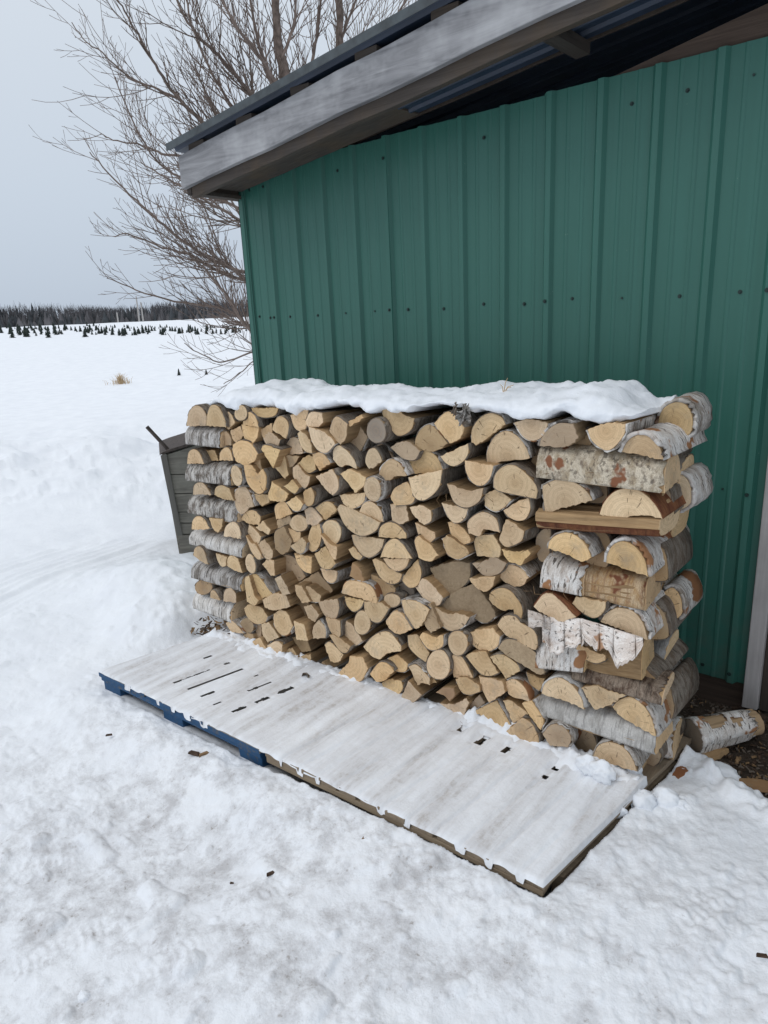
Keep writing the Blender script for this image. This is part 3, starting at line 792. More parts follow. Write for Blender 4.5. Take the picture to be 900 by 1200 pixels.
TEXT = """# 215 465
P 285,105 325,115 362,178 318,228 300,200
O 402,115 42,52 0
P 480,80 665,80 640,130 570,146 500,125
P 405,195 415,150 440,118 475,110 515,145 535,212
P 403,198 528,218 520,290 478,330 430,290
P 335,240 400,210 418,275 375,328 345,290 r
P 540,230 620,190 620,265 560,285 r
P 622,215 650,155 690,140 735,180 740,240 720,292 670,260 624,235
P 555,285 610,250 685,300 655,365 620,365 575,330
P 750,130 870,90 865,215 830,240 785,215
P 342,340 400,310 470,330 525,400 500,450 430,475 365,450 345,390
P 545,370 570,342 680,375 655,440 630,500 590,440
P 705,345 760,290 815,310 850,390 760,405 715,395 r
P 800,260 820,238 870,280 900,340 905,395 860,385 820,340
P 425,480 470,480 520,545 550,510 575,570 570,650 535,680 490,650 450,590
P 470,485 530,425 550,510 520,525
P 640,500 700,410 715,440 745,540 720,570 rw
P 720,410 810,425 775,480 735,500 r
P 765,500 800,480 840,530 890,560 885,600 860,640 820,620 770,560
O 372,555 38,72 -8
P 358,690 380,645 430,640 470,700 495,770 460,780 450,800 410,825 375,780 w
P 500,685 595,690 600,740 555,768 520,730 r
P 625,595 735,685 700,735 610,730 595,700
P 700,630 770,585 815,640 790,675 765,675
P 640,780 680,740 720,745 765,820 700,845 650,862
P 722,745 785,700 840,755 815,800 770,795
P 405,860 440,810 500,800 540,840 530,900 460,895
P 660,870 750,838 758,900 700,960 660,930 r
P 345,335 338,290 300,245 272,262 265,350 rd
# 215 605
P 505,85 555,35 615,95 600,125 r
O 810,50 58,58 0
P 440,115 455,60 500,90 555,140 530,190 480,180
P 435,140 470,185 510,205 560,290 520,300 470,240
P 510,210 560,165 630,240 630,290 590,300 545,250
O 470,335 42,68 -8
P 550,340 600,300 640,310 640,415 610,420 580,375
P 640,120 700,75 760,180 740,240 690,265 650,230 d
P 715,90 820,110 825,160 780,180 740,150 r
P 750,210 830,150 862,190 850,245 810,260
P 680,280 780,300 850,420 800,450 710,465 680,400 drr
P 430,450 460,420 500,560 530,590 500,625 445,600
P 460,420 520,415 630,545 545,580 500,500 w
P 640,440 680,420 750,545 700,555 660,480
P 550,590 640,545 720,560 755,630 640,660 570,640
P 425,650 460,625 540,640 590,705 570,745 510,755 450,710
P 630,690 680,660 730,690 770,770 740,825 690,830 640,770 w
P 770,740 850,760 880,870 790,870
P 550,760 600,745 670,850 590,890 555,830
P 500,760 545,770 550,840 510,850 r
P 785,485 830,490 890,600 830,610 795,550
P 775,265 900,290 900,400 850,385 800,330 n
P 300,750 350,740 420,825 330,815
O 445,770 48,52 0 dr
P 385,890 400,850 450,825 490,830 505,875 dr
P 740,580 830,560 900,640 900,740 800,690 drr
# 215 690
P 475,380 530,345 590,440 540,440 490,420
P 590,400 650,370 690,400 690,490 620,470
P 700,440 760,420 830,510 800,555 720,510
P 820,480 890,460 900,530 850,545
P 760,350 860,330 900,430 830,440 dr
P 690,370 760,340 770,410 700,430 drr
# 355 465
P 20,170 50,110 130,115 140,180 110,212 40,210
P 32,212 130,245 200,290 228,330 170,390 110,375 60,310
P 178,240 215,155 250,145 320,190 300,290 260,335 220,300
P 310,185 410,125 425,150 330,210 n
P 300,330 340,230 380,190 445,290 400,380 350,390 dr
O 515,240 72,85 0 g
P 550,85 670,85 700,120 790,150 770,220 720,260 660,270 610,225 560,150
P 212,440 220,370 260,345 320,390 365,460 372,505 310,480 255,490
P 440,430 460,375 500,365 530,400 555,450 510,490 470,505 445,470
P 608,360 660,325 740,320 830,380 790,440 700,430 d
P 515,570 550,490 620,440 690,470 740,550 640,560 600,590
P -40,470 30,415 75,420 90,510 40,535 -10,500
P 65,400 140,395 195,465 110,520 80,470
P 80,565 215,510 255,580 250,650 205,692 150,650
P 265,545 330,510 440,565 420,630 360,675 320,610
O 488,650 65,85 -5
P 262,690 435,680 420,745 350,785 290,750
P 615,700 650,640 730,600 790,690 760,750 640,765
P 610,760 720,765 745,870 680,895 630,870
P 750,780 830,765 900,800 900,870 850,900 790,850
P 0,555 55,560 55,620 10,640 r
P 0,670 60,635 85,690 75,745 40,770 0,755
P 90,780 150,740 200,750 240,800 160,865
P 240,790 290,770 545,880 510,940 430,975 360,960 290,900
P 395,815 430,750 490,740 545,800 560,880
P 5,800 60,780 140,860 90,900 30,895
P 500,360 560,340 640,420 590,410 drr
# 495 465
P 0,220 70,205 180,325 110,370 40,385 -60,355 -50,290 d
P 75,190 160,112 220,125 300,215 270,290 190,325 130,260
P 345,320 345,230 400,150 480,118 560,150 585,195 400,325
P 440,475 445,390 500,290 590,242 680,280 740,360 760,425
P 645,185 770,160 880,190 850,270 780,308 710,280
P 122,420 230,370 320,330 325,390 290,450 220,488 160,465
P 290,450 505,485 480,570 420,622 350,605 300,530
P 505,610 520,540 580,490 650,490 740,560 800,640 795,712 700,695 530,655
P 172,615 330,660 430,640 400,730 310,778 220,740
P 430,690 500,658 560,670 630,720 570,780 500,805 430,765
P 570,800 660,745 745,705 755,790 720,860 660,870 600,840
P 130,750 320,785 300,850 250,885 190,860
P 320,890 360,840 430,815 510,860 540,955 430,930 400,980 330,960
P -115,545 -90,440 -20,395 40,382 110,430 155,520 r
P -100,570 130,520 120,620 70,690 0,725 -60,690
# 495 605
P 172,50 230,45 330,130 340,180 280,195 210,150
P 140,160 170,135 310,225 320,270 240,302 170,260
P 358,180 400,140 500,130 555,220 540,285 380,280
P 535,170 580,30 640,50 720,100 700,170 600,215 560,200
P -55,50 0,70 90,110 95,150 40,190 -20,160
P -55,175 -30,140 60,210 110,275 50,315 -20,290
P 555,235 680,250 740,235 760,260 690,345 600,310 w
P 350,335 460,310 490,285 590,330 540,400 440,415 d
P 530,415 600,345 700,370 745,430 680,490 590,470 r
P 332,440 512,420 490,495 425,532 375,500
P 465,590 480,540 560,505 640,540 700,640 690,730 640,690 640,650 560,665 490,625
P 60,370 200,330 330,330 330,420 280,490 170,575 120,500 fdr
P 130,630 240,540 360,490 480,650 500,700 430,740 300,680 180,685 fdr
P 85,645 180,690 250,680 335,705 290,770 210,808 140,780 100,710
P -60,500 0,440 60,470 150,570 110,625 30,610
P 520,770 570,710 650,710 690,750 790,800 815,880 800,930 700,900 600,850
P 0,640 60,620 130,780 60,820 10,760 d
# 355 605
P 690,440 800,310 830,400 810,480 750,497
P 545,290 580,200 640,160 700,200 765,295
P 565,300 745,300 720,360 660,385 600,350
P 340,138 570,160 550,230 480,285 420,270 360,200
P 535,145 545,80 600,45 660,60 720,120 720,155
O 198,115 72,88 0
P 118,130 180,190 240,215 235,300 210,300
P 75,270 150,215 235,330 190,368 130,355
P 125,370 240,385 235,440 200,470 150,440
P 315,235 350,215 420,280 400,305 350,290
P 490,310 530,310 690,410 670,460 610,472 540,420
P 330,420 345,330 400,380 440,490 380,450 bn
P 275,540 290,480 340,455 470,490 520,580 515,610 400,575
P 288,568 430,592 410,640 360,668 310,630
P 475,420 600,460 650,500 640,545 540,555 490,500 dr
O 625,592 65,46 0
O 715,530 62,62 0 gr
P 100,605 250,578 260,640 230,715 180,725 130,680
O 415,750 55,80 -6
P 435,600 520,600 600,650 540,740 480,730 440,670
P 580,740 640,670 700,690 770,790 680,830 600,790
P 690,620 700,595 810,600 900,650 850,740 790,792 730,760
P 150,720 260,735 270,830 240,855 180,790
P 262,830 300,740 360,780 430,870 370,905 300,880
P 70,780 110,730 160,790 160,855 70,860
P 0,640 60,620 120,690 80,745 30,720
P 5,500 40,497 125,560 120,600 60,600 20,555
O 82,148 48,100 6 
P -10,470 100,400 190,520 150,570 40,500 drr
# 355 735
P 425,140 500,60 600,40 690,130 690,165 600,180 550,220 500,210
P 180,60 230,65 340,130 300,180 250,160
P 145,130 190,110 290,190 250,245 190,240
P 240,330 320,250 330,205 420,215 455,290 400,380 290,385
P 470,330 540,250 600,260 640,310 560,380 510,385
P 600,220 660,195 735,260 720,310 660,310 620,270
P 548,400 600,370 690,380 705,430 650,488 580,470
P 695,490 740,380 830,480 770,530 720,520
P 735,285 800,270 900,350 900,400 850,390 800,410 w
P 740,60 800,50 885,180 860,245 800,200 750,140
P 80,320 130,250 200,290 180,350 110,340 dr
P 0,200 60,195 90,240 60,290 0,260 r
P 420,330 470,300 500,380 430,400 rr
# 495 735
P -20,70 0,40 80,70 140,60 140,130 80,160 30,140
O 248,112 70,85 0
O 112,265 75,100 -10
P 300,50 400,20 500,0 550,60 530,130 450,172 370,150 320,90
P 535,150 580,95 660,100 780,170 840,240 850,320 800,325 700,260 600,205 fd
P 205,220 220,195 280,215 360,350 280,358 220,355
P 310,205 350,180 440,175 530,320 480,340 420,330 360,270
P 480,210 540,190 600,210 670,270 680,310 580,365 530,280
P 232,370 300,355 400,410 405,450 330,475 270,450
P 392,350 560,375 585,450 470,530 420,450
P 580,390 640,370 720,430 755,520 680,500 620,480 590,430 w
P 95,460 150,425 220,430 220,490 190,525 150,480 b
P 120,540 230,540 310,500 330,530 280,640 200,600
P 330,560 400,480 440,530 380,600 300,650 dr
P 355,600 500,530 530,540 625,680 590,715 450,640
P 565,520 620,520 740,610 640,670 600,590
P 700,540 770,520 850,650 830,720 780,660
P 580,745 700,640 770,690 815,790 790,830 690,810
P 730,320 800,350 860,360 820,440 760,400 r
P -10,300 40,290 100,390 40,400 0,390
"""
tile = None
for line in TEXT.strip().splitlines():
    line = line.strip()
    if not line: continue
    if line[0] == '#':
        tile = tuple(map(float, line.split()[1:3])); continue
    fl = line.split()[-1] if line.split()[-1].isalpha() and len(line.split()) > 2 else ''
    spec = line[:len(line)-len(fl)] if fl else line
    if spec[0] == 'O': spec = 'O '+' '.join(spec.split()[1:4])
    v0 = random.uniform(-.018, .022)+.035*fl.count('r')
    poly = outline_px(tile, spec, v0)
    cx = sum(q[0] for q in poly)/len(poly); cz = sum(q[1] for q in poly)/len(poly); g = 1.035+.05*fl.count('r')
    poly = [(cx+(a-cx)*g, cz+(b-cz)*g) for a, b in poly]
    tone = 'pale'
    mats = [END, SPLIT]
    if 'g' in fl: mats = [ENDG, SPLITW]; tone = 'grey'
    elif 'f' in fl: mats = [SPLITF, SPLITF]; tone = 'weathered'
    elif 'd' in fl: mats = [ENDW, SPLITW]; tone = 'weathered'
    elif 'b' in fl: mats = [ENDB, SPLIT]; tone = 'brown'
    birch = 'w' in fl or random.random() < .14
    bark = None if 'n' in fl else (BARK_B if birch else (BARK_M if random.random() < .12 else BARK_G))
    inf = log(poly, front_frame(v0), .405+random.uniform(-.02, .02), mats, bark, .0055 if 'w' in fl else .0035,
              (random.uniform(-.05, .05), random.uniform(-.04, .04)), random.uniform(0, .08), spec[0] == 'O', rz=random.uniform(-.03, .03))
    inf.update(tone=tone, birch='w' in fl, round=spec[0] == 'O', fl_=fl, px=tile)
    LOGS.append(inf)
# labels: look first, then course and order in it
ORD = ['first', 'second', 'third', 'fourth', 'fifth', 'sixth', 'seventh', 'eighth', 'ninth', 'tenth', 'eleventh', 'twelfth', 'thirteenth', 'fourteenth',
       'fifteenth', 'sixteenth', 'seventeenth', 'eighteenth', 'nineteenth', 'twentieth', 'twenty-first', 'twenty-second', 'twenty-third', 'twenty-fourth', 'twenty-fifth']
LOGS.sort(key=lambda q: -q['c'][1])
zt = max(q['c'][1] for q in LOGS)+.001; zb_ = min(q['c'][1] for q in LOGS); NC = 12
for q in LOGS: q['course'] = min(NC-1, int((zt-q['c'][1])/(zt-zb_)*NC))
for k in range(NC):
    row = sorted([q for q in LOGS if q['course'] == k], key=lambda q: q['c'][0])
    for i, q in enumerate(row):
        a = q['area']; size = 'small' if a < .0036 else ('large' if a > .0085 else 'medium')
        frac = sum(q['fl'])/q['n']; up = -q['pith'][1]
        if q['round']: shp = 'round'; ori = ''
        elif 'f' in q['fl_']: shp = 'plank-like split'; ori = ''
        elif frac > .45:
            shp = 'half-round'; d = np.mean([p for p, f in zip(q['pts'], q['fl']) if f], axis=0)
            ori = ', curved side '+('up' if d[1] > abs(d[0])*.8 else 'down' if -d[1] > abs(d[0])*.8 else 'right' if d[0] > 0 else 'left')
        elif q['n'] and frac > 0: shp = 'wedge-split'; ori = ''
        else: shp = 'square-split'; ori = ''
        place = '%s from left in %s course below snow' % (ORD[i], ORD[k]) if k < NC-1 else '%s from left in lowest course' % ORD[i]
        lab = '%s %s %s%s log%s, %s' % (size, q['tone'], 'birch-barked ' if q['birch'] else '', shp, ori, place)
        tag(q['o'], lab, 'log', 'split logs in the middle of the woodpile')

# ------------------------------------------------------------------ cribbed ends
def elog(tile, spec, label, group, mats=None, bark=None, L=.405, v0=None, bt=.004, **k):
    if v0 is None: v0 = random.uniform(-.012, .008)
    poly = outline_px(tile, spec, v0); g = k.pop('grow', 1.0); gx = sum(q[0] for q in poly)/len(poly); gz_ = sum(q[1] for q in poly)/len(poly)
    poly = [(gx+(a-gx)*g, gz_+(b-gz_)*g) for a, b in poly]
    inf = log(poly, front_frame(v0), L, mats or [END, SPLIT], bark, bt, k.pop('drift', (random.uniform(-.03, .03), random.uniform(-.02, .02))), 0.02,
              k.pop('sm', spec[0] == 'O'), rz=random.uniform(-.02, .02), step=.009, **k)
    tag(inf['o'], label, 'log', group); return inf['o']
def hlog(tile, q, label, group, mats=None, bark=None, w=.2, v0=0.0, shape='D', bt=.004, du=0.0, dz=0.0, **k):
    (xa, ya), (xb, yb), (xc, yc), (xd, yd) = [(tile[0]+a/6, tile[1]+b/6) for a, b in q]   # top/bottom left, top/bottom right
    uL, zbL = unp(xb, yb, v0); uR, zbR = unp(xd, yd, v0); _, ztL = unp(xa, ya, v0+w*.35); _, ztR = unp(xc, yc, v0+w*.35)
    uL2, _ = unp(xa, ya, v0+w*.35); uL = min(uL, uL2); uL += du; uR += du; zbL += dz; zbR += dz; ztL += dz; ztR += dz
    zbL -= .010; zbR -= .010; ztL += .016; ztR += .016
    L = uR-uL; h = max(.03, ztR-zbR)
    prof = []
    if shape == 'D':
        prof = [(0, zbR), (w, zbR)]
        for i in range(1, 8):
            t = PI*i/8; e = .75
            prof.append((w/2+w/2*math.copysign(abs(math.cos(t))**e, math.cos(t)), zbR+h*abs(math.sin(t))**e))
    elif shape == 'U':                                       # split face up, bark below
        prof = [(w, ztR-.01), (w*.55, ztR), (0, ztR-.012), (-.002, ztR-h*.56), (.007, ztR-h*.565), (.008, ztR-h*.62)]
        for i in range(1, 7):
            t = PI+PI*i/7; prof.append((w/2+(w/2-.008)*math.cos(t), ztR-h*.62+h*.38*abs(math.sin(t))**.7*-1))
        prof.append((w-.008, ztR-h*.60))
    else:
        prof = [(w/2+w/2*math.cos(2*PI*i/14), zbR+h/2+h/2*math.sin(2*PI*i/14)) for i in range(14)]
    prof = [(v0+a+random.uniform(-.002, .002), b+random.uniform(-.0015, .0015)) for a, b in prof]
    slope = ((ztL+zbL)-(ztR+zbR))/2/L; tp = 1-max(.7, min(1.15, (ztL-zbL)/h))
    fr = lambda a, b: (W(uR, a, b), SA+PI/2)
    inf = log(prof, fr, L, mats or [END, SPLIT], bark, bt, (random.uniform(-.02, .02), slope), tp*.7, shape == 'O', step=.009, tilt=k.pop('tilt', None), **k)
    tag(inf['o'], label, 'log', group); return inf['o']
T1 = (215, 465); T4 = (215, 605); T9 = (625, 465); T10 = (715, 455); T11 = (625, 605); T12 = (715, 595); T13 = (625, 735); T14 = (715, 735); T15 = (660, 820)
GL = 'crossed logs at the left end of the woodpile'; GR = 'crossed logs at the right end of the woodpile'
E1 = lambda *a, **k: elog(*a[:3], GL, **k)
E1(T1, 'P 25,207 35,120 60,75 90,62 130,85 158,140 155,205', 'half-round cut log at the pile\'s top left corner', bark=BARK_G)
E1(T1, 'P 152,205 165,130 190,70 220,55 255,75 290,150 297,218', 'tall domed cut log second from the top left corner', bark=BARK_G)
E1(T1, 'P 20,470 30,400 50,375 80,370 115,395 148,470', 'half-round end between the first and second left birch crosspieces, leftmost', bark=BARK_G)
E1(T1, 'P 150,375 225,375 245,450 155,450', 'small recessed square end between first and second left crosspieces, middle one', v0=.05)
E1(T1, 'P 253,447 258,390 290,357 325,375 350,447', 'domed end between first and second left crosspieces, third from left', bark=BARK_G)
E1(T1, 'P 62,690 75,625 110,602 150,615 195,690', 'low domed end between second and third left crosspieces, leftmost', bark=BARK_G)
E1(T1, 'P 220,690 230,640 270,622 320,645 350,733 280,720', 'domed end with dark knot between second and third left crosspieces', bark=BARK_G)
E1(T4, 'P 60,90 65,30 95,0 140,20 180,85 130,95', 'domed end between third and fourth left crosspieces, leftmost', bark=BARK_G)
E1(T4, 'P 180,10 275,20 265,80 235,117 205,85', 'small log curved side down between third and fourth left crosspieces', bark=BARK_G)
E1(T4, 'P 278,140 290,75 345,40 395,80 412,158', 'wide domed end between third and fourth left crosspieces, third from left', bark=BARK_G)
E1(T4, 'P 62,280 75,230 115,210 150,240 175,340 120,320', 'tilted half-round end between fourth and fifth left crosspieces, leftmost', bark=BARK_G)
E1(T4, 'P 218,262 308,285 300,350 270,352 235,310', 'small log curved side down between fourth and fifth left crosspieces', bark=BARK_G)
E1(T4, 'P 300,345 315,290 345,275 385,300 412,400 350,380', 'domed end between fourth and fifth left crosspieces, third from left', bark=BARK_G)
E1(T4, 'O 140,500 58,52 0', 'dark weathered round end between fifth and sixth left crosspieces', mats=[ENDW, SPLITW], bark=BARK_G, v0=.02)
E1(T4, 'P 180,575 190,530 215,520 240,545 262,590', 'tiny pale domed end between fifth and sixth left crosspieces', bark=BARK_G)
E1(T4, 'P 275,600 280,530 325,505 370,540 380,605', 'square-shouldered pale end between fifth and sixth left crosspieces', bark=BARK_G)
H1 = lambda *a, **k: hlog(*a[:3], GL, **k)
LC = [(T1, ((75,212),(28,320),(275,228),(262,345)), BARK_LB, 'shaggy birch crosspiece under the pile\'s top left corner, topmost at the left end'),
      (T1, ((70,478),(35,578),(335,480),(335,612)), BARK_M, 'mottled peeling birch crosspiece, second from the top at the left end'),
      (T1, ((75,712),(65,812),(385,748),(390,885)), BARK_M, 'dark mottled birch crosspiece, third from the top at the left end'),
      (T4, ((95,112),(85,192),(430,172),(420,280)), BARK_L, 'bright white birch crosspiece, fourth from the top at the left end'),
      (T4, ((110,335),(105,432),(435,410),(415,515)), BARK_LB, 'grey and white striped birch crosspiece, fifth from the top at the left end'),
      (T4, ((100,555),(65,642),(430,620),(345,740)), BARK_L, 'white birch crosspiece nearest the snow at the left end')]
for t, q, b, lab in LC:
    H1(t, q, lab, bark=b, w=.19, bt=.005)
    hlog(t, q, 'rear birch crosspiece just behind the '+lab.split(',')[0].split(' under')[0].split(' nearest')[0], GL, bark=BARK_G, w=.18, v0=.205, du=.27+random.uniform(-.02, .02), dz=.036)
E2 = lambda *a, **k: elog(*a[:3], GR, **{**dict(grow=1.06), **k})
E2(T9, 'P 45,345 60,290 110,230 180,190 280,195 310,290 240,345', 'grey-ended birch log with pale bark strip, top course, left of the corner', mats=[ENDW, SPLITW], bark=BARK_B, bt=.009)
E2(T9, 'P 385,235 510,190 640,195 630,270 560,355 500,368 420,310', 'half-round log curved side down in the top course beside the corner', bark=BARK_B, bt=.006)
E2(T10, 'P 80,450 110,390 160,345 215,330 280,345 340,400 375,495', 'half-round log with white birch bark on the pile\'s top right corner', bark=BARK_W, bt=.012, L=.40, ragged=.012, over=.012)
E2(T10, 'P 350,320 350,200 400,130 480,105 545,140 575,230 550,320 450,340', 'shaggy round birch log topmost at the rear right corner', bark=BARK_B, bt=.012, L=.20, v0=.225, sm=True)
E2(T9, 'P 70,650 90,620 190,580 300,610 370,670 405,725 85,810', 'large half-round end under the long mottled birch crosspiece, left one', bark=BARK_B, bt=.006)
E2(T9, 'P 480,820 510,740 580,670 670,652 760,680 850,770 895,855 760,830 690,835 610,858', 'largest half-round end in right crib, under the mottled crosspiece', bark=BARK_R, bt=.003, L=.40)
E2(T10, 'P 400,840 400,720 440,640 500,620 550,680 560,800 480,850', 'birch log with curled bark at the rear, third course of right end', bark=BARK_W, bt=.012, L=.20, v0=.225, sm=True)
E2(T11, 'P 105,230 115,180 160,140 230,122 310,150 370,210 405,280 350,310 220,260', 'tilted half-round birch end under the red-edged board-like crosspiece, left one', bark=BARK_B, bt=.007)
E2(T11, 'P 510,330 520,270 560,210 630,185 710,215 780,300 805,412 690,380', 'half-round end with long white bark side under the red-edged crosspiece', bark=BARK_W, bt=.012, L=.42)
E2(T11, 'P 0,640 60,560 100,552 150,570 300,700 200,730 80,690', 'wide flat-domed end directly under the white birch crosspiece', bark=BARK_R, bt=.004, v0=-.015)
E2(T11, 'P 270,620 300,570 510,600 500,660 430,712 340,680', 'small log curved side down under the peeled crosspiece', bark=BARK_G)
E2(T11, 'P 480,740 510,690 560,660 600,650 690,670 760,750 795,860', 'half-round birch end right of the hanging bark flap\'s top', bark=BARK_W, bt=.011, L=.41, ragged=.012)
E2(T12, 'P 350,780 350,660 390,590 440,575 490,640 500,740 430,790', 'brown and white birch log at the rear below the long white-barked one', bark=BARK_B, bt=.012, L=.20, v0=.225, sm=True)
E2(T13, 'P 300,120 500,200 500,232 440,250 360,220 310,170', 'log end half hidden behind the hanging bark flap', bark=BARK_G, v0=.01)
E2(T13, 'P 60,470 80,410 130,370 190,362 270,410 330,490 350,570 230,520', 'half-round end resting on the smooth bottom birch crosspiece, left one', bark=BARK_S, bt=.006)
E2(T13, 'P 345,430 440,415 560,460 640,480 520,550 430,575', 'ragged wedge between two half-rounds on the smooth bottom birch crosspiece', bark=BARK_G)
E2(T13, 'P 555,570 590,530 640,505 690,500 770,550 830,640 860,750 640,650', 'half-round birch end above the lower right corner of the pile', bark=BARK_W, bt=.011)
E2(T13, 'P 70,750 130,690 210,710 260,780 240,840 120,830', 'hollow brownish end in snow below the smooth birch crosspiece', mats=[ENDW, SPLIT], bark=BARK_B, bt=.008)
E2(T15, 'P 210,410 240,340 290,312 330,310 410,335 480,410 515,490 350,450', 'lowest half-round end at the right, cracked, just above the snow', bark=BARK_B, bt=.006)
H2 = lambda *a, **k: hlog(*a[:3], GR, **k)
H2(T9, ((85,350),(80,550),(900,440),(912,655)), 'long mottled birch crosspiece with red-brown left tip, topmost at right end', bark=BARK_X, bt=.004)
H2(T9, ((500,365),(480,570),(900,440),(912,655)), 'rear cut end beside the mottled birch crosspiece, topmost at right end', w=.19, v0=.215, du=.05, dz=.0, bark=BARK_G)
H2(T11, ((85,-72),(75,95),(880,-10),(893,150)), 'board-like split crosspiece with dark red underside, second down at right end', shape='U', mats=[END, SPLIT], bark=BARK_R, bt=.004)
H2(T11, ((300,-60),(300,95),(880,-10),(893,150)), 'rear split crosspiece behind the red-edged board-like one', w=.19, v0=.215, du=.04, shape='U', bark=BARK_R)
H2(T11, ((110,265),(60,510),(400,380),(345,540)), 'short white birch crosspiece left of the peeled one, at right end', bark=BARK_W, bt=.007, w=.18)
H2(T11, ((400,370),(340,535),(800,425),(775,640)), 'peeled brown crosspiece with white patches, third down at right end', bark=PEEL, bt=.002)
H2(T11, ((300,330),(300,520),(800,425),(775,640)), 'rear pale-ended crosspiece behind the peeled brown one', v0=.21, w=.19, du=.05, bark=BARK_G)
lowbirch = H2(T13, ((70,40),(65,310),(350,110),(350,300)), 'short grey-white birch crosspiece under torn bark, left part of right end', bark=BARK_W, bt=.007, w=.17)
tan = H2(T13, ((400,150),(400,300),(850,110),(752,352)), 'thick tan crosspiece behind the hanging bark flap', w=.16, v0=.02, bark=None)
H2(T13, ((400,120),(400,260),(860,60),(800,250)), 'grey-sided crosspiece behind the thick tan one', v0=.20, w=.20, du=.06, bark=BARK_S)
H2(T13, ((310,270),(300,365),(905,405),(890,530)), 'dark spotted crosspiece with peeling brown bark, above the lowest ends', bark=BARK_D, bt=.004)
H2(T13, ((310,270),(300,365),(905,405),(890,530)), 'rear crosspiece behind the dark spotted one', v0=.21, w=.19, du=.05, bark=BARK_B)
H2(T13, ((65,488),(60,610),(872,690),(868,880)), 'long smooth grey-white birch crosspiece nearest the snow at right end', bark=BARK_S, bt=.004, w=.18)
H2(T13, ((65,488),(60,610),(872,690),(868,880)), 'rear birch crosspiece behind the long smooth one', v0=.19, w=.2, du=.05, bark=BARK_W)
H2(T15, ((230,430),(230,530),(560,440),(510,610)), 'red-brown bottom crosspiece sunk in snow at the lower right corner', bark=BARK_R, w=.17, v0=.01)
H2(T15, ((230,420),(230,520),(560,440),(510,600)), 'rear bottom crosspiece over the dark soil at lower right corner', bark=BARK_B, w=.19, v0=.2, du=.05)
# logs deep in the right crib, seen in the gaps
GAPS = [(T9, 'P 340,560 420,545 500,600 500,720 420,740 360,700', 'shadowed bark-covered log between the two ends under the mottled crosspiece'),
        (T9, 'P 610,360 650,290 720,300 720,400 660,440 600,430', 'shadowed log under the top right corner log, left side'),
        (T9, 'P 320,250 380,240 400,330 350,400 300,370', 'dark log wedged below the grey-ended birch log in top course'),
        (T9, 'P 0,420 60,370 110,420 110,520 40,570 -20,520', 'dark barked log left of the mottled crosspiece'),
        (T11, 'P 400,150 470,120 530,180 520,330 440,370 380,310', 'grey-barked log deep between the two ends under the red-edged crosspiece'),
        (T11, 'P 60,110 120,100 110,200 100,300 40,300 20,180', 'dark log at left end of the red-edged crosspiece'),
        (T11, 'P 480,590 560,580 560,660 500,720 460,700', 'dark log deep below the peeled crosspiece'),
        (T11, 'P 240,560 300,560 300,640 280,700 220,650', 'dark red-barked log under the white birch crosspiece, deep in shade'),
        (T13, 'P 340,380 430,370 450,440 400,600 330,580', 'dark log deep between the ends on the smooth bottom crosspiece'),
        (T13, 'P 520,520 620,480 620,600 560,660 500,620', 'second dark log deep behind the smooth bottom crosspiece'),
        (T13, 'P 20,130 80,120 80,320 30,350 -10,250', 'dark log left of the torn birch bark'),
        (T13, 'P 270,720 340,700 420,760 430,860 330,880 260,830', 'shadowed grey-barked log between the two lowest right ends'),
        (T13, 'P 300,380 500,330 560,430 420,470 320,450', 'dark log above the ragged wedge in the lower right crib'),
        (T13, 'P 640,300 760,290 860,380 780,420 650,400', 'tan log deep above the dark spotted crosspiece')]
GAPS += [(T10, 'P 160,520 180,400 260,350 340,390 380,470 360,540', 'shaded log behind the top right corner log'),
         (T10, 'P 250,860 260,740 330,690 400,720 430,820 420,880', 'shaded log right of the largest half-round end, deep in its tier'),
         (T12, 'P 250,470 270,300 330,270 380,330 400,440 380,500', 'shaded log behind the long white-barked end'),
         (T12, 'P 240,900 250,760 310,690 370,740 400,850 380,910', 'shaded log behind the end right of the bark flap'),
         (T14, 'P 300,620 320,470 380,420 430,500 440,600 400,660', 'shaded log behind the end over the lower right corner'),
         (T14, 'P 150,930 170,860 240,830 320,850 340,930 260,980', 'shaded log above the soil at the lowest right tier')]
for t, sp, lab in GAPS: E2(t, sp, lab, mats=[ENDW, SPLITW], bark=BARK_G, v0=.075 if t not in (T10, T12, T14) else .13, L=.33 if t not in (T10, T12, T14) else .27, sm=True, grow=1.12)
for t, y0, y1, lab in [(T9, 330, 560, 'first'), (T11, -110, 120, 'second'), (T11, 300, 560, 'third'), (T13, 60, 330, 'fourth'), (T13, 330, 560, 'fifth')]: pass
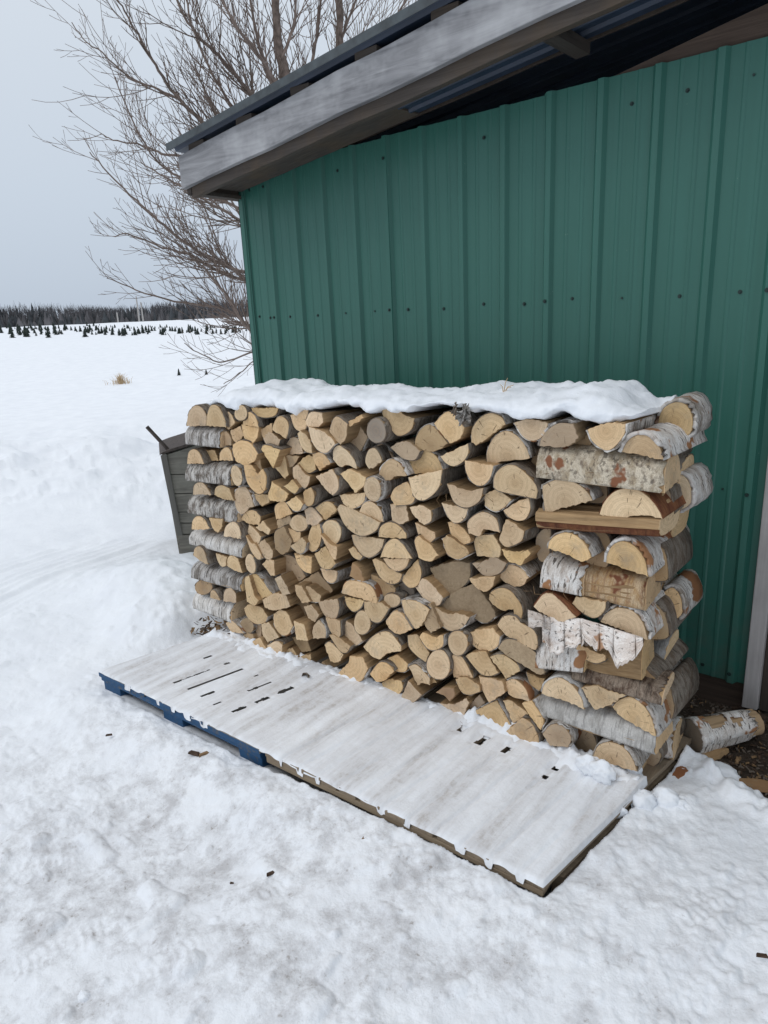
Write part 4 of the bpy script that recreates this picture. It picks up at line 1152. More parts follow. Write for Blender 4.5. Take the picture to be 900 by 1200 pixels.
# torn sheets of birch bark hanging from the right crib
def flap(name, tile, top, lens, v, label, cols=28, curl=.02, strips=True):
    """torn bark hanging in strips: top edge polyline in px, drop in px across the width"""
    vs = []; rows = 10; fs = []; uvs = []; i = 0
    T = np.linspace(0, 1, len(top)); TL = np.linspace(0, 1, len(lens))
    while i < cols:
        wd = random.randint(3, 9) if strips else cols; k1 = min(cols, i+wd); lk = random.uniform(.8, 1.12); cv = curl*random.uniform(.3, 1.6); dv = random.uniform(-.003, .001); tw = random.uniform(-4, 4); base = len(vs); m = k1-i+1
        for q in range(i, k1+1):
            t = q/cols; x = np.interp(t, T, [a[0] for a in top]); y = np.interp(t, T, [a[1] for a in top])
            ed = (q-i)/(k1-i)-.5
            ln = np.interp(t, TL, lens)*lk*(1+random.uniform(-.05, .06))
            for r in range(rows+1):
                s = r/rows; vv = v-.012+dv-cv*math.sin(s*PI*.6)-.010*(1-4*ed*ed)*s-.022*max(0, s-.6)**2*6+random.uniform(-.0006, .0006)
                u, z = unp(tile[0]+(x+tw*s-ed*3*s*s)/6, tile[1]+(y+ln*s)/6, vv); vs.append((u, vv, z))
        for q in range(m-1):
            for r in range(rows):
                a = base+q*(rows+1)+r; fs.append((a, a+1, a+rows+2, a+rows+1)); x0, x1 = .2*(i+q)/cols, .2*(i+q+1)/cols
                uvs.append([(x0, .1*r/rows), (x0, .1*(r+1)/rows), (x1, .1*(r+1)/rows), (x1, .1*r/rows)])
        i = k1
    c = np.mean(vs, axis=0); loc = [(a-c[0], b-c[1], d-c[2]) for a, b, d in vs]
    o = link(name, mesh(name, loc, fs, BARK_F, None, uvs, True), None, W(*c), SA)
    m = o.modifiers.new('thick', 'SOLIDIFY'); m.thickness = .0025
    tag(o, label, 'bark'); return o
flap('birch_bark_sheet', T13, [(345, -60), (480, -20), (600, 20), (770, 70)], [150, 200, 230, 180, 200, 330, 260, 200, 60], -.01, 'torn white birch bark sheet hanging in strips over right crib\'s front')
flap('birch_bark_sheet', T13, [(60, -70), (150, -75), (250, -70), (350, -60)], [210, 250, 270, 240, 250, 170], -.006, 'torn pinkish-white birch bark sheet left of the strip-hung one', 16, .014)
flap('birch_bark_sheet', (495, 605), [(740, 655), (790, 670), (850, 690), (900, 720)], [150, 140, 120, 100, 90], -.03, 'small curled white birch bark scrap at the crib\'s left edge', 12, .03)
# ------------------------------------------------------------------ snow cap on the pile
LIP = [(241,473),(262,476),(277,477),(300,476),(322,476),(332,478),(340,484),(360,482),(380,478),(403,474),(415,479),(428,486),(438,486),(447,480),(472,480),(497,481),(517,478),
       (530,481),(562,482),(580,486),(603,490),(620,488),(635,490),(658,487),(690,493),(708,497),(733,493),(740,488),(750,485),(758,479),(766,472)]
CREST = [(243,470),(262,461),(285,454),(312,450),(340,453),(362,460),(385,457),(410,455),(440,456),(475,457),(500,459),(522,463),(545,459),(590,457),(640,457),(690,457),(735,457),(757,462),(775,467),(790,471)]
def snow_cap():
    a = np.array([unp(x, y, -.012) for x, y in LIP]); b = np.array([unp(x, y, .17) for x, y in CREST])
    N = 260; us = np.linspace(max(a[0, 0], .02), min(a[-1, 0], b[-1, 0])-.045, N)
    lip = np.interp(us, a[:, 0], a[:, 1])+.008; cr = np.interp(us+.0, b[:, 0], b[:, 1])
    ker = np.ones(9)/9; cr = np.convolve(np.pad(cr, 4, 'edge'), ker, 'valid'); lip = np.convolve(np.pad(lip, 1, 'edge'), np.ones(3)/3, 'valid')+.014*fbm(us*9, us*0, 406, 4, .6)
    fd = sstep(us[-1]+.002, us[-1]-.16, us)*sstep(us[0]-.002, us[0]+.10, us); cr = lip+.004+(cr-lip)*(.10+.90*fd)
    T = 34; rows = []
    for j in range(T+1):
        t = j/T
        if t < .55:
            q = t/.55; v = -.004+.178*(1-np.cos(q*PI/2))*1.0; z = lip+(cr-lip)*np.sin(q*PI/2)**.8
            v = v-.012*np.sin(q*PI)+.014*fbm(us*9, us*0+1, 401, 3)*(1-q)
        elif t < .9:
            q = (t-.55)/.35; v = .174+.24*q+us*0; z = cr-.012*q
        else:
            q = (t-.9)/.1; v = .414+.012*math.sin(q*PI/2)+us*0; z = cr-.012-.05*q
        z = z+(.015*fbm(us*6, v*7, 402, 4)+.009*fbm(us*20, v*20, 403, 4))*math.sin(min(1, t*1.2+.12)*PI*.5)
        if t < .5: v = v+.014*fbm(us*14, z*14, 404, 4)
        rows.append(np.stack([us, v, z], -1))
    rows.append(np.stack([us, us*0+.40, np.minimum(lip, cr)-.035], -1)); rows.append(np.stack([us, us*0+.02, lip-.012], -1))
    A = np.array(rows); nr = len(rows)
    vs = [W(*A[r, i]) for r in range(nr) for i in range(N)]
    fs = [(r*N+i, r*N+i+1, ((r+1) % nr)*N+i+1, ((r+1) % nr)*N+i) for r in range(nr) for i in range(N-1)]
    fs += [tuple(r*N for r in range(nr)), tuple(r*N+N-1 for r in reversed(range(nr)))]
    o = link('pile_snow', mesh('pile_snow', vs, fs, SNOWC, None, None, [True]*(len(fs)-2)+[False]*2))
    tag(o, 'smooth white snow cap lying along the top of the woodpile', 'snow')
snow_cap()
def lump(name, loc, r, label, group, sq=(1, 1, .8), mat=None, seed=0):
    bm = bmesh.new(); bmesh.ops.create_icosphere(bm, subdivisions=4, radius=1)
    for v in bm.verts:
        p = v.co; k = 1+.22*fbm(p.x*1.4+seed, p.y*1.4+p.z*1.1, 500+seed, 3)+.06*fbm(p.x*6+seed, p.y*6+p.z*5, 520, 2)
        v.co = Vector((p.x*sq[0], p.y*sq[1], p.z*sq[2]))*float(k)*r
    me = bpy.data.meshes.new(name); bm.to_mesh(me); bm.free(); me.materials.append(mat or SNOWC); me.polygons.foreach_set('use_smooth', [True]*len(me.polygons))
    return tag(link(name, me, None, loc), label, 'snow chunk', group)
def gz(P_, dz): return (P_[0], P_[1], P_[2]+dz)
for px, py, z, r, lab in [(752, 940, -.085, .052, 'tall rounded snow chunk at the pallet\'s rear right corner'), (778, 938, -.09, .045, 'snow chunk right of the tall one, against the dark soil'),
                          (797, 944, -.10, .040, 'low snow chunk at the edge of the bare soil'), (832, 903, -.115, .075, 'flat slab of snow lying on bare soil before the loose birch log'),
                          (855, 922, -.12, .035, 'small snow chunk behind the flat snow slab'), (726, 949, -.07, .026, 'small snow crumb on the pallet edge board'),
                          (690, 897, -.01, .045, 'crumbly snow chunk under the hollow brownish log end'), (707, 905, -.01, .05, 'crumbly snow chunk under the lowest cracked log end'),
                          (98, 1168, -.19, .017, 'egg-sized snow lump near the photo\'s bottom left'), (742, 898, -.02, .035, 'snow chunk right of the lowest cracked log end')]:
    lump('snow_chunk', on_z(px, py, z), r, lab, 'snow chunks', (1.3, .9, .5) if 'slab' in lab else (1, .9, .95), None, px % 17)

# ------------------------------------------------------------------ loose birch log and scraps on the soil
A_ = on_z(810, 862, -.045); B_ = on_z(884, 846, -.05); d_ = B_-A_; Ld = float(np.linalg.norm(d_)); rzl = math.atan2(-d_[0], d_[1])
circ = [(.066*math.cos(2*PI*i/16)*(1+.04*math.sin(3*i)), .066*math.sin(2*PI*i/16)) for i in range(16)]
inf = log(circ, lambda a, b: (A_, rzl), Ld, [ENDG, PEEL], None, 0, (0, d_[2]/Ld), .22, True, tilt=(0, 0), rz=0)
tag(inf['o'], 'loose round birch log with torn white bark lying on bare soil by the door post', 'log')
circ2 = [(.0675*math.cos(2*PI*i/16)*(1+.04*math.sin(3*i)), .0675*math.sin(2*PI*i/16)) for i in range(16)]
bkv = []; bkf = []; bku = []; n_ = 64; RW = np.linspace(0, .82, 15)
for layer in (1, 0):
    for ri, y in enumerate(RW):
        for i in range(n_):
            a = 2*PI*i/n_; yy = y*Ld+(random.uniform(-.02, .03) if ri == 14 else random.uniform(-.008, .004) if ri == 0 else 0)
            r = (.0665+(.006+.004*math.sin(5*a)+random.uniform(-.001, .002) if layer else .0005))*(1-.22*yy/Ld)
            bkv.append((r*math.cos(a), yy, r*math.sin(a)+d_[2]*yy/Ld))
for r in range(14):
    for i in range(n_):
        if ((r-4.5)/2.6)**2+((i-14)/6.5)**2 < 1+.9*float(vn(r*.9, i*.45, 9)) or ((r-10)/1.6)**2+((i-9)/3)**2 < 1+.8*float(vn(r*.9, i*.5, 19)): continue
        j = (i+1) % n_; s0, s1 = .0665*2*PI*i/n_, .0665*2*PI*(i+1)/n_
        bkf.append((r*n_+i, (r+1)*n_+i, (r+1)*n_+j, r*n_+j)); bku.append([(s0, r*.018), (s0, r*.018+.018), (s1, r*.018+.018), (s1, r*.018)])
        q = 15*n_; bkf.append((q+r*n_+i, q+r*n_+j, q+(r+1)*n_+j, q+(r+1)*n_+i)); bku.append([(s0, 0)]*4)
for i in range(n_):
    j = (i+1) % n_; q = 15*n_; bkf.append((i, j, q+j, q+i)); bku.append([(0, 0)]*4); bkf.append((14*n_+j, 14*n_+i, q+14*n_+i, q+14*n_+j)); bku.append([(0, 0)]*4)
link('bark', mesh('bark', bkv, bkf, BARK_W, None, bku, True), inf['o'])
def stick(px0, px1, z0, z1, w, h, mat, name, label, cat):
    a = on_z(*px0, z0); b = on_z(*px1, z1); d = b-a; L = float(np.linalg.norm(d)); mb = MB(); n = 7; vs = []
    for i in range(n):
        t = i/(n-1); k = .55+.45*math.sin(PI*(t*.9+.05)); j = random.uniform(-.004, .004)
        for x, z in ((-w/2, 0), (w/2, 0), (w/2*.8, h), (-w/2*.7, h)): vs.append((x*k+j, t*L, z*k+d[2]*t))
    fs = [(i*4+q, i*4+(q+1) % 4, i*4+4+(q+1) % 4, i*4+4+q) for i in range(n-1) for q in range(4)]+[(3, 2, 1, 0), (n*4-4, n*4-3, n*4-2, n*4-1)]
    mb.add(vs, fs); o = mb.obj(name, [mat], None, a, math.atan2(-d[0], d[1])); return tag(o, label, cat)
stick((822, 893), (850, 879), -.115, -.112, .05, .022, SPLIT, 'wood_splinter', 'pale split splinter lying in front of the loose birch log', 'splinter')
stick((866, 918), (912, 926), -.118, -.115, .06, .02, ENDB, 'wood_slab', 'reddish-brown slab of wood on the soil at the right edge', 'wood scrap')
stick((862, 895), (868, 888), -.11, -.11, .012, .008, CHIP, 'wood_splinter', 'small tan splinter right of the loose log, on soil', 'splinter')
stick((789, 915), (806, 900), -.10, -.09, .05, .02, BARK_R, 'bark_piece', 'dark red bark piece in the shadow under the pile\'s right end', 'bark')
mb = MB(); mb2 = MB()
for i in range(2600):
    X = random.uniform(2.60, 3.7); Y = random.uniform(-.85, .0)
    if float(pal_edge(np.array([X]), np.array([Y]))[0]) < random.uniform(-.08, .1): continue
    z = float(soil_z(np.array([X]), np.array([Y]))[0]); L = random.uniform(.005, .026)*(2 if random.random() < .08 else 1); w = L*random.uniform(.12, .5); a = random.uniform(0, PI); t = random.uniform(-.3, .3)
    ca, sa = math.cos(a), math.sin(a); q = [(-L/2, -w/2), (L/2, -w/2*.6), (L/2*.8, w/2), (-L/2*.7, w/2)]
    vs = [(X+x*ca-y*sa, Y+x*sa+y*ca, z+.006+x*t) for x, y in q]; vs += [(x, y, zz+.004) for x, y, zz in vs]
    mb.add(vs, [(3, 2, 1, 0), (4, 5, 6, 7), (0, 1, 5, 4), (1, 2, 6, 5), (2, 3, 7, 6), (3, 0, 4, 7)], random.choice((0, 1, 1, 1, 2, 2)))
tag(mb.obj('wood_litter', [CHIP, CHIPD, BARK_M]), 'wood chips and bark litter scattered over the bare soil', 'litter', kind='stuff')
mb = MB()
for i in range(120):                                             # bark scraps heaped at the pile's lower left corner
    x = random.gauss(249, 9); y = random.gauss(738, 6)
    u, z = unp(x, y, -.0); v = random.uniform(-.03, .02); L = random.uniform(.012, .04); w = L*random.uniform(.3, .7)
    E1_ = Vector((random.uniform(-1, 1), random.uniform(-1, 1), random.uniform(-1, 1))).normalized(); E2_ = E1_.cross(Vector((random.uniform(-1, 1), .3, 1))).normalized(); N_ = E1_.cross(E2_)
    P_ = Vector(W(u, v, max(z, -.09))); vs = []
    for k in (0, .003):
        for a, b in ((-1, -1), (1, -.7), (.8, 1), (-.9, .8)): vs.append(P_+E1_*a*L/2+E2_*b*w/2+N_*k)
    mb.add(vs, [(3, 2, 1, 0), (4, 5, 6, 7), (0, 1, 5, 4), (1, 2, 6, 5), (2, 3, 7, 6), (3, 0, 4, 7)], random.choice((0, 0, 2, 2, 1)))
tag(mb.obj('bark_litter', [BARK_M, CHIPD, CHIP]), 'torn bark scraps and splinters heaped at the pile\'s lower left corner', 'litter', kind='stuff')
# loose curls of paper bark, fibres on the pile
def curl(px, py, v, L, w, n, label, ang, mat=BARK_M):
    u, z = unp(px, py, v); base = np.array(W(u, v, z)); m, k = 12, 8; vs = []; sd_ = int(px*7+py)
    d = np.array([math.cos(ang), -.25, math.sin(ang)]); d /= np.linalg.norm(d); e = np.array([-math.sin(ang), .1, math.cos(ang)]); f_ = np.cross(d, e)
    for i in range(m):
        for q in range(k):
            t = i/(m-1); s = q/(k-1)-.5; a = s*PI*1.3
            wd = w*(.55+.45*math.sin(PI*min(1, t*.8+.25)))
            p = d*(t-.2)*L+e*math.sin(a)*wd*.42+f_*(1-math.cos(a))*wd*.35+f_*L*.25*(t-.4)**2
            nz = .10*L; p = p+np.array([float(vn(t*5+sd_, s*4, 1)), float(vn(t*5, s*4+sd_, 2)), float(vn(t*5-sd_, s*4, 3))])*nz*(.5+t)
            vs.append(p)
    fs = [(i*k+q, i*k+q+1, (i+1)*k+q+1, (i+1)*k+q) for i in range(m-1) for q in range(k-1) if not (i == m-2 and (q*7+sd_) % 3 == 0)]
    uv = [[(.03*(b % k), .02*(b//k)) for b in fc] for fc in fs]
    o = link('bark_curl', mesh('bark_curl', vs, fs, mat, None, uv, True), None, base, SA); sm_ = o.modifiers.new('thick', 'SOLIDIFY'); sm_.thickness = .0022
    return tag(o, label, 'bark')
curl(541, 491, -.02, .07, .04, 1, 'grey papery bark curl sticking out of the snow cap, left of middle', .9)
curl(550, 489, -.02, .065, .04, 1, 'second grey bark curl beside the papery one in the snow cap', 1.5)
curl(533, 483, -.02, .05, .02, 1, 'upright dark bark shred poking through the snow cap', 1.1, BARK_G)
curl(361, 797, -.08, .085, .04, 1, 'grey bark chip leaning on the snow at the pile\'s foot', 1.1, BARK_G)
mb = MB(); u, z = unp(590, 457, .12)
for dx, dz in ((.02, .045), (.035, .012), (.045, .02), (-.01, .02)):
    mb.tube([W(u, .12, z-.02), W(u+dx*.4, .12, z+dz*.6), W(u+dx, .115, z+dz)], [.0022, .0018, .001], 4)
tag(mb.obj('straw_stem', [STRAW]), 'broken straw stem sticking up from the snow cap', 'straw')
mb = MB()
for (x, y) in [(600,760),(560,755),(575,590),(470,700),(520,580),(640,640),(432,705),(640,560),(620,690),(545,850),(410,705),(660,690),(700,560),(640,855),(628,862),(372,640),(300,560)]:
    for k in range(random.randint(1, 2)):
        u, z = unp(x+random.uniform(-6, 6), y+random.uniform(-6, 6), -.015); a = random.uniform(0, 2*PI); l = random.uniform(.02, .06)
        mb.tube([W(u, .0, z), W(u+l*.5*math.cos(a), -.03, z+l*.5*math.sin(a)), W(u+l*math.cos(a+.5), -.035, z+l*math.sin(a+.5))], [.0011, .0009, .0005], 3)
tag(mb.obj('bark_fibres', [CHIP]), 'loose bark fibres and splinters sticking out between the stacked logs', 'fibres', kind='stuff')
# chips on the yard snow
def chip(px, py, L, a, mat, label, h=.006):
    X, Y, _ = on_z(px, py, -.18); z = float(ground_h(np.array([X]), np.array([Y]))[0])
    X, Y, _ = on_z(px, py, z); mb = MB(); w = L*.4
    vs = [(-L/2, -w/2, 0), (L/2, -w/3, 0), (L*.4, w/2, 0), (-L*.45, w/3, 0)]; vs += [(x*.9, y*.85, h) for x, y, _ in vs]
    mb.add(vs, [(3, 2, 1, 0), (4, 5, 6, 7), (0, 1, 5, 4), (1, 2, 6, 5), (2, 3, 7, 6), (3, 0, 4, 7)])
    tag(mb.obj('bark_chip', [mat], None, (X, Y, z+.001), a), label, 'bark chip', 'chips on the yard snow')
chip(228, 884, .055, .2, CHIPD, 'dark chip beside the pale one, before the blue pallet', .010); chip(239, 886, .045, 1.2, CHIP, 'pale wood chip on snow before the blue pallet', .014)
chip(317, 1025, .028, 1.1, CHIPD, 'dark chip on trodden snow near the photo\'s lower left middle', .008); chip(397, 953, .03, .1, CHIPD, 'dark flake on snow before the tan pallet\'s edge')
chip(373, 931, .015, .5, CHIPD, 'tiny dark crumb between the blue pallet and the dark flake'); chip(128, 862, .03, .8, CHIPD, 'small dark flake left of the chips before the blue pallet')
chip(893, 1121, .03, .4, CHIPD, 'dark flake on snow at the right edge'); chip(272, 1036, .014, .4, CHIPD, 'tiny brown crumb left of the lower dark chip')
chip(430, 983, .035, .4, CHIP, 'tan stain-like chip just below the tan pallet\'s front edge', .003)

# ------------------------------------------------------------------ grey wooden bin behind the pile's left end
P0 = at_dist(212, 652, 5.75); hd = np.array([P0[0]-CAM[0], P0[1]-CAM[1], 0]); hd /= np.linalg.norm(hd); sd = np.array([hd[1], -hd[0], 0])
def bp(x, y, dep=0.0):
    d = ray(x, y); t = ((P0-CAM)@hd+dep)/(d@hd); q = CAM+t*d-P0; return float(q@sd), dep, float(q[2])
bin_ = empty('wooden_bin', P0, math.atan2(sd[1], sd[0])); tag(bin_, 'grey weathered plank bin with sloping sides behind the pile\'s left end', 'bin')
def prism(mb, pts, d0, d1, m=0):
    a = [(bp(x, y)[0], d0, bp(x, y)[2]) for x, y in pts]; b = [(x, d1, z) for x, _, z in a]; n = len(a)
    mb.add(a+b, [tuple(range(n))[::-1], tuple(n+i for i in range(n))]+[(i, (i+1) % n, n+(i+1) % n, n+i) for i in range(n)], m)
lx = lambda y: 190+(y-535)*.195
ys_ = [537, 556, 578.5, 600, 613, 626]
for i in range(5):
    y0, y1 = ys_[i]+.5, ys_[i+1]-.4; mb = MB()
    top = (276, y0-(19*(276-190)/45*.35 if i == 0 else 0)) if i else (276, 507)
    prism(mb, [(lx(y0), y0 if i else 534.5), top, (276, y1), (lx(y1), y1)], 0.0, .025); mb.obj('plank', [BOXW], bin_, bevel=.003)
mb = MB(); prism(mb, [(188, 533.5), (195, 531.5), (214, 626.5), (207, 627)], -.022, -.001); mb.obj('corner_batten', [BOXB], bin_, bevel=.003)
mb = MB(); prism(mb, [(209, 628), (276, 628), (276, 668), (214, 668)], .02, .05); mb.obj('base_board', [BOXW], bin_)
mb = MB(); prism(mb, [(187, 533), (277, 505), (277, 501.5), (200, 526), (190, 530)], -.012, .62); mb.obj('lid', [IRON], bin_)
mb = MB(); prism(mb, [(190, 536), (193, 535), (215, 660), (212, 660)], .027, .6); mb.obj('side_panel', [BOXW], bin_)
mb = MB(); prism(mb, [(192, 536), (275, 510), (275, 660), (213, 660)], .58, .6); mb.obj('back_panel', [BOXW], bin_)
a = np.array(bp(200, 531)); b = np.array(bp(172, 501)); mb = MB(); a[1] = .05; b[1] = .05; mb.tube([a+(a-b)*.15, (a+b)/2, b], .015, 8); mb.obj('lever_bar', [IRON], bin_)

# ------------------------------------------------------------------ bare tree behind the shed
TD = 9.6
tb = at_dist(352, 400, TD); tb[2] = float(ground_h(np.array([tb[0]]), np.array([tb[1]]))[0])-.05
tree = empty('bare_tree', tb); tag(tree, 'large leafless tree with many upswept twigs behind the shed\'s left corner', 'tree')
PXM = TD/F_PX
def tp(x, y, dd=0.0): return at_dist(x, y, TD+dd)-tb
def catm(pts, n=6):
    pts = [np.array(p, float) for p in pts]; out = []
    for i in range(len(pts)-1):
        p0 = pts[max(i-1, 0)]; p1 = pts[i]; p2 = pts[i+1]; p3 = pts[min(i+2, len(pts)-1)]
        for k in range(n):
            t = k/n; out.append(.5*((2*p1)+(-p0+p2)*t+(2*p0-5*p1+4*p2-p3)*t*t+(-p0+3*p1-3*p2+p3)*t**3))
    out.append(pts[-1]); return out
def rnd3():
    v = rng.normal(size=3); return v/np.linalg.norm(v)
def twig(mb, p, d, L, r, depth):
    n = max(3, int(L/.13)); pts = [p]; q = p; dr = d
    bend = rnd3()*.10
    for i in range(n):
        dr = dr+bend/n+rnd3()*.055+np.array([0, 0, .10]); dr = dr/np.linalg.norm(dr); q = q+dr*L/n; pts.append(q)
    mb.tube(pts, list(np.linspace(r, max(.0026, r*.4), len(pts))), 4 if r > .008 else 3, 0, False)
    if depth > 0:
        for i in range(1, len(pts)-1):
            if random.random() < .85:
                t = pts[i+1]-pts[i]; t = t/np.linalg.norm(t); s = rnd3(); s = s-t*(s@t); s = s/np.linalg.norm(s)
                dd = t*math.cos(.65)+s*math.sin(.65); twig(mb, pts[i], dd, L*random.uniform(.35, .7), r*.62, depth-1)
def limb(name, px, r0, r1, dens=1.0, tw=(.4, 1.1), wob=.012, start=.2):
    pts = catm([tp(*q) for q in px], 5)
    pts = [p+(rnd3()*wob if 0 < i < len(pts)-1 else 0) for i, p in enumerate(pts)]
    rad = np.linspace(r0*(.85 if r0 > 6 else .62), r1*.7, len(pts))*PXM; mb = MB(); mb.tube(pts, list(rad), 8 if r0 > 5 else 5)
    cum = 0; nxt = .05
    for i in range(1, len(pts)):
        seg = pts[i]-pts[i-1]; L = np.linalg.norm(seg); t = seg/L; cum += L
        if i < start*len(pts): continue
        while nxt < cum:
            nxt += random.uniform(.062, .16)/dens
            s = rnd3()+np.array([0, 0, .25]); s = s-t*(s@t); s = s/np.linalg.norm(s); a = random.uniform(.35, .8)
            twig(mb, pts[i]-seg*random.random(), t*math.cos(a)+s*math.sin(a), random.uniform(*tw)*(1-.5*i/len(pts)), max(.0042, min(.0095, rad[i]*.5)), 2 if random.random() < .6 else 1)
    mb.obj(name, [TREEB if r0 > 4 else TWIGB], tree, None, None, True)
limb('trunk', [(352,425),(350,300),(346,200),(338,110),(326,50,.1),(318,-60,.2)], 15, 3.5, .8, start=.45)
for px, r0, r1, dn in [
    ([(352,340),(376,200,.3),(394,90,.3),(398,20,.3),(400,-90,.3)], 8, 3.5, .8),
    ([(346,210),(300,120),(262,72),(235,45),(212,10),(198,-40)], 4.2, 1.2, 1.2),
    ([(347,240),(290,185),(245,150),(210,115),(190,90),(170,55),(150,20),(133,-8)], 4.4, .9, 1),
    ([(212,117),(178,101),(150,90),(125,66),(100,48),(84,26)], 2.0, .6, .9),
    ([(348,260,.3),(280,205,.3),(230,187,.2),(190,180,.2),(165,170,.1),(138,165),(117,157)], 3.2, .6, 1),
    ([(350,330,-.2),(290,320,-.2),(240,300,-.2),(200,270,-.2),(165,240,-.2),(135,210,-.2),(105,178,-.2)], 3.8, .7, 1.1),
    ([(352,350),(310,335),(255,318),(225,300),(190,290),(150,274),(133,277)], 3.4, .6, 1.1),
    ([(352,388,.3),(300,385,.3),(262,362,.3),(215,355,.3),(160,340,.3),(125,326,.3)], 3.4, .6, 1),
    ([(352,405,-.3),(294,386,-.3),(268,350,-.3),(240,315,-.3),(205,285,-.3),(170,262,-.3)], 3.6, .6, 1.1),
    ([(352,414),(300,411),(262,424),(236,415),(216,402)], 2.0, .6, .5),
    ([(352,418,.2),(305,420,.2),(280,438,.2),(262,450,.2)], 1.6, .6, .4),
    ([(342,150),(315,90),(300,40),(290,-30)], 4, 1.5, 1.3), ([(344,170,.2),(360,100,.3),(372,40,.4),(380,-40,.4)], 4, 1.5, 1.3),
    ([(385,130,.3),(420,80,.4),(450,40,.5),(487,-20,.5)], 3, 1.2, 1.2), ([(390,110,.3),(430,90,.2),(470,40,.1),(505,-30)], 3, 1.2, 1.2),
    ([(340,120,-.2),(300,60,-.3),(270,20,-.4),(252,-40,-.4)], 3.5, 1.4, 1.3), ([(330,70),(345,20,.2),(350,-60,.3)], 3, 1.4, 1.2),
    ([(348,230,.5),(290,150,.7),(250,90,.8),(225,30,.9),(215,-30,.9)], 3.5, 1.2, 1.1), ([(350,280,.4),(270,240,.6),(225,215,.7),(185,190,.7),(150,130,.8),(135,90,.8)], 3.2, .8, 1.1),
    ([(350,300,-.5),(285,260,-.7),(240,235,-.8),(205,215,-.9),(165,190,-.9)], 3, .7, 1.1), ([(394,60,.3),(410,20,.5),(425,-30,.6)], 2.6, 1.4, 1.2),
    ([(352,300,.2),(320,250,.4),(300,200,.5),(255,130,.5),(225,75,.4)], 3.2, .9, 1.1)]:
    limb('limb', px, r0, r1, dn)

# ------------------------------------------------------------------ field: young spruces, straw, poles, woods
def hit_ground(x, y, dmin=6.0, dmax=330.0):
    d = ray(x, y); D = np.geomspace(dmin, dmax, 900); k = D/math.hypot(d[0], d[1]); P_ = CAM[None]+k[:, None]*d[None]
    g = ground_h(P_[:, 0], P_[:, 1]); below = np.where(P_[:, 2] < g)[0]
    if len(below) == 0: return None
    i = below[0]; return np.array([P_[i, 0], P_[i, 1], g[i]]), D[i]
def spruce_mesh(seed, bare=.0):
    rs = random.Random(seed); mb = MB(); mb.tube([(0, 0, -.1), (0, 0, .95)], [.03, .006], 5)
    for k in range(11):
        z = .08+.85*k/11; r = .36*(1-z)**.85+.02
        m = 8
        for q in range(m):
            a = 2*PI*(q+rs.random()*.6)/m+k; rr = r*rs.uniform(.6, 1.15); w = rr*.42; dz = rr*.35
            tip = (rr*math.cos(a), rr*math.sin(a), z-dz*rs.uniform(.4, 1)); l = (w*math.cos(a+1.57)+.35*tip[0], w*math.sin(a+1.57)+.35*tip[1], z-.02); r_ = (w*math.cos(a-1.57)+.35*tip[0], w*math.sin(a-1.57)+.35*tip[1], z-.02)
            top = (0, 0, z+.10); mb.add([top, l, tip, r_, (.5*tip[0], .5*tip[1], z-.06)], [(0, 1, 2), (0, 2, 3), (1, 4, 2), (2, 4, 3)])
    return mesh('young_spruce', mb.v, mb.f, [SPRUCE], mb.m)
SPM = [spruce_mesh(s) for s in range(4)]
def spruce(x, y, hpx, label, group):
    h = hit_ground(x, y)
    if h is None: return
    P_, D = h; o = link('young_spruce', random.choice(SPM), None, P_, random.uniform(0, 6)); s = hpx*D/F_PX; o.scale = (s*random.uniform(.9, 1.2),)*2+(s,)
    tag(o, label, 'young spruce', group)
GS = 'young spruces in the far rows'
for x, y, h, lab in [(15, 396, 9, 'leftmost young spruce in the far row at field edge'), (57, 396, 9.5, 'bushiest young spruce in the near row, left part of the field'), (100, 395, 9, 'young spruce right of the bushiest one in the near row'),
                     (145, 394, 9, 'tall young spruce below the forest dip in the tree rows'), (273, 390, 8, 'young spruce standing left of the woods seen through the twigs'), (232, 392, 7, 'dark young spruce set apart in front of the rows near the shed'),
                     (210, 440, 8, 'tiny lone spruce seedling in the open snow field'), (242, 439, 6, 'tiny faint seedling right of the lone one in the open field')]:
    spruce(x, y, h, lab, GS)
for i in range(280):
    x = random.uniform(-30, 300); k = (x+30)/330; y = 384+random.random()**1.2*(12-3*k)-1.5*k; h = (3.6+4.6*(y-384)/12)*random.uniform(.45, 1.2)
    if x < 130 and random.random() < .3: y -= 3
    spruce(x, y, h, 'small dark young spruce in the far snowy rows before the woods', GS)
P_, D = hit_ground(142, 450); mb = MB()
for i in range(150):
    a = random.uniform(0, 2*PI); r = abs(random.gauss(0, .14))*D/20; l = random.uniform(.10, .36)*D/20*(1-.5*min(1, r/.3)); b = (r*math.cos(a), r*math.sin(a)); ln = random.uniform(-.5, .5)
    mb.tube([(b[0], b[1], -.03), (b[0]+ln*l*.5, b[1], l*.6), (b[0]+ln*l*1.2, b[1]+.1*ln, l*random.uniform(.7, 1))], [.005*D/20, .004*D/20, .002*D/20], 3)
tag(mb.obj('dry_grass_clump', [STRAW], None, P_), 'pale dry grass clump standing alone in the snowy field', 'grass clump')
for x, yb, yt, lab in [(139, 381, 366, 'short pale pole before the woods, leftmost of three'), (164, 381, 347, 'tallest pale pole standing before the woods'), (168.5, 381, 354, 'pale pole just right of the tallest one')]:
    D = 238.0; a = at_dist(x, yb, D); a[2] = float(ground_h(np.array([a[0]]), np.array([a[1]]))[0]); b = at_dist(x, yt, D); mb = MB(); h = b[2]-a[2]
    mb.tube([(0, 0, -.3), (0, 0, h)], [.28, .20], 8); tag(mb.obj('wooden_pole', [POLEM], None, a), lab, 'pole', 'poles before the woods')
mb = MB(); n_tr = 0
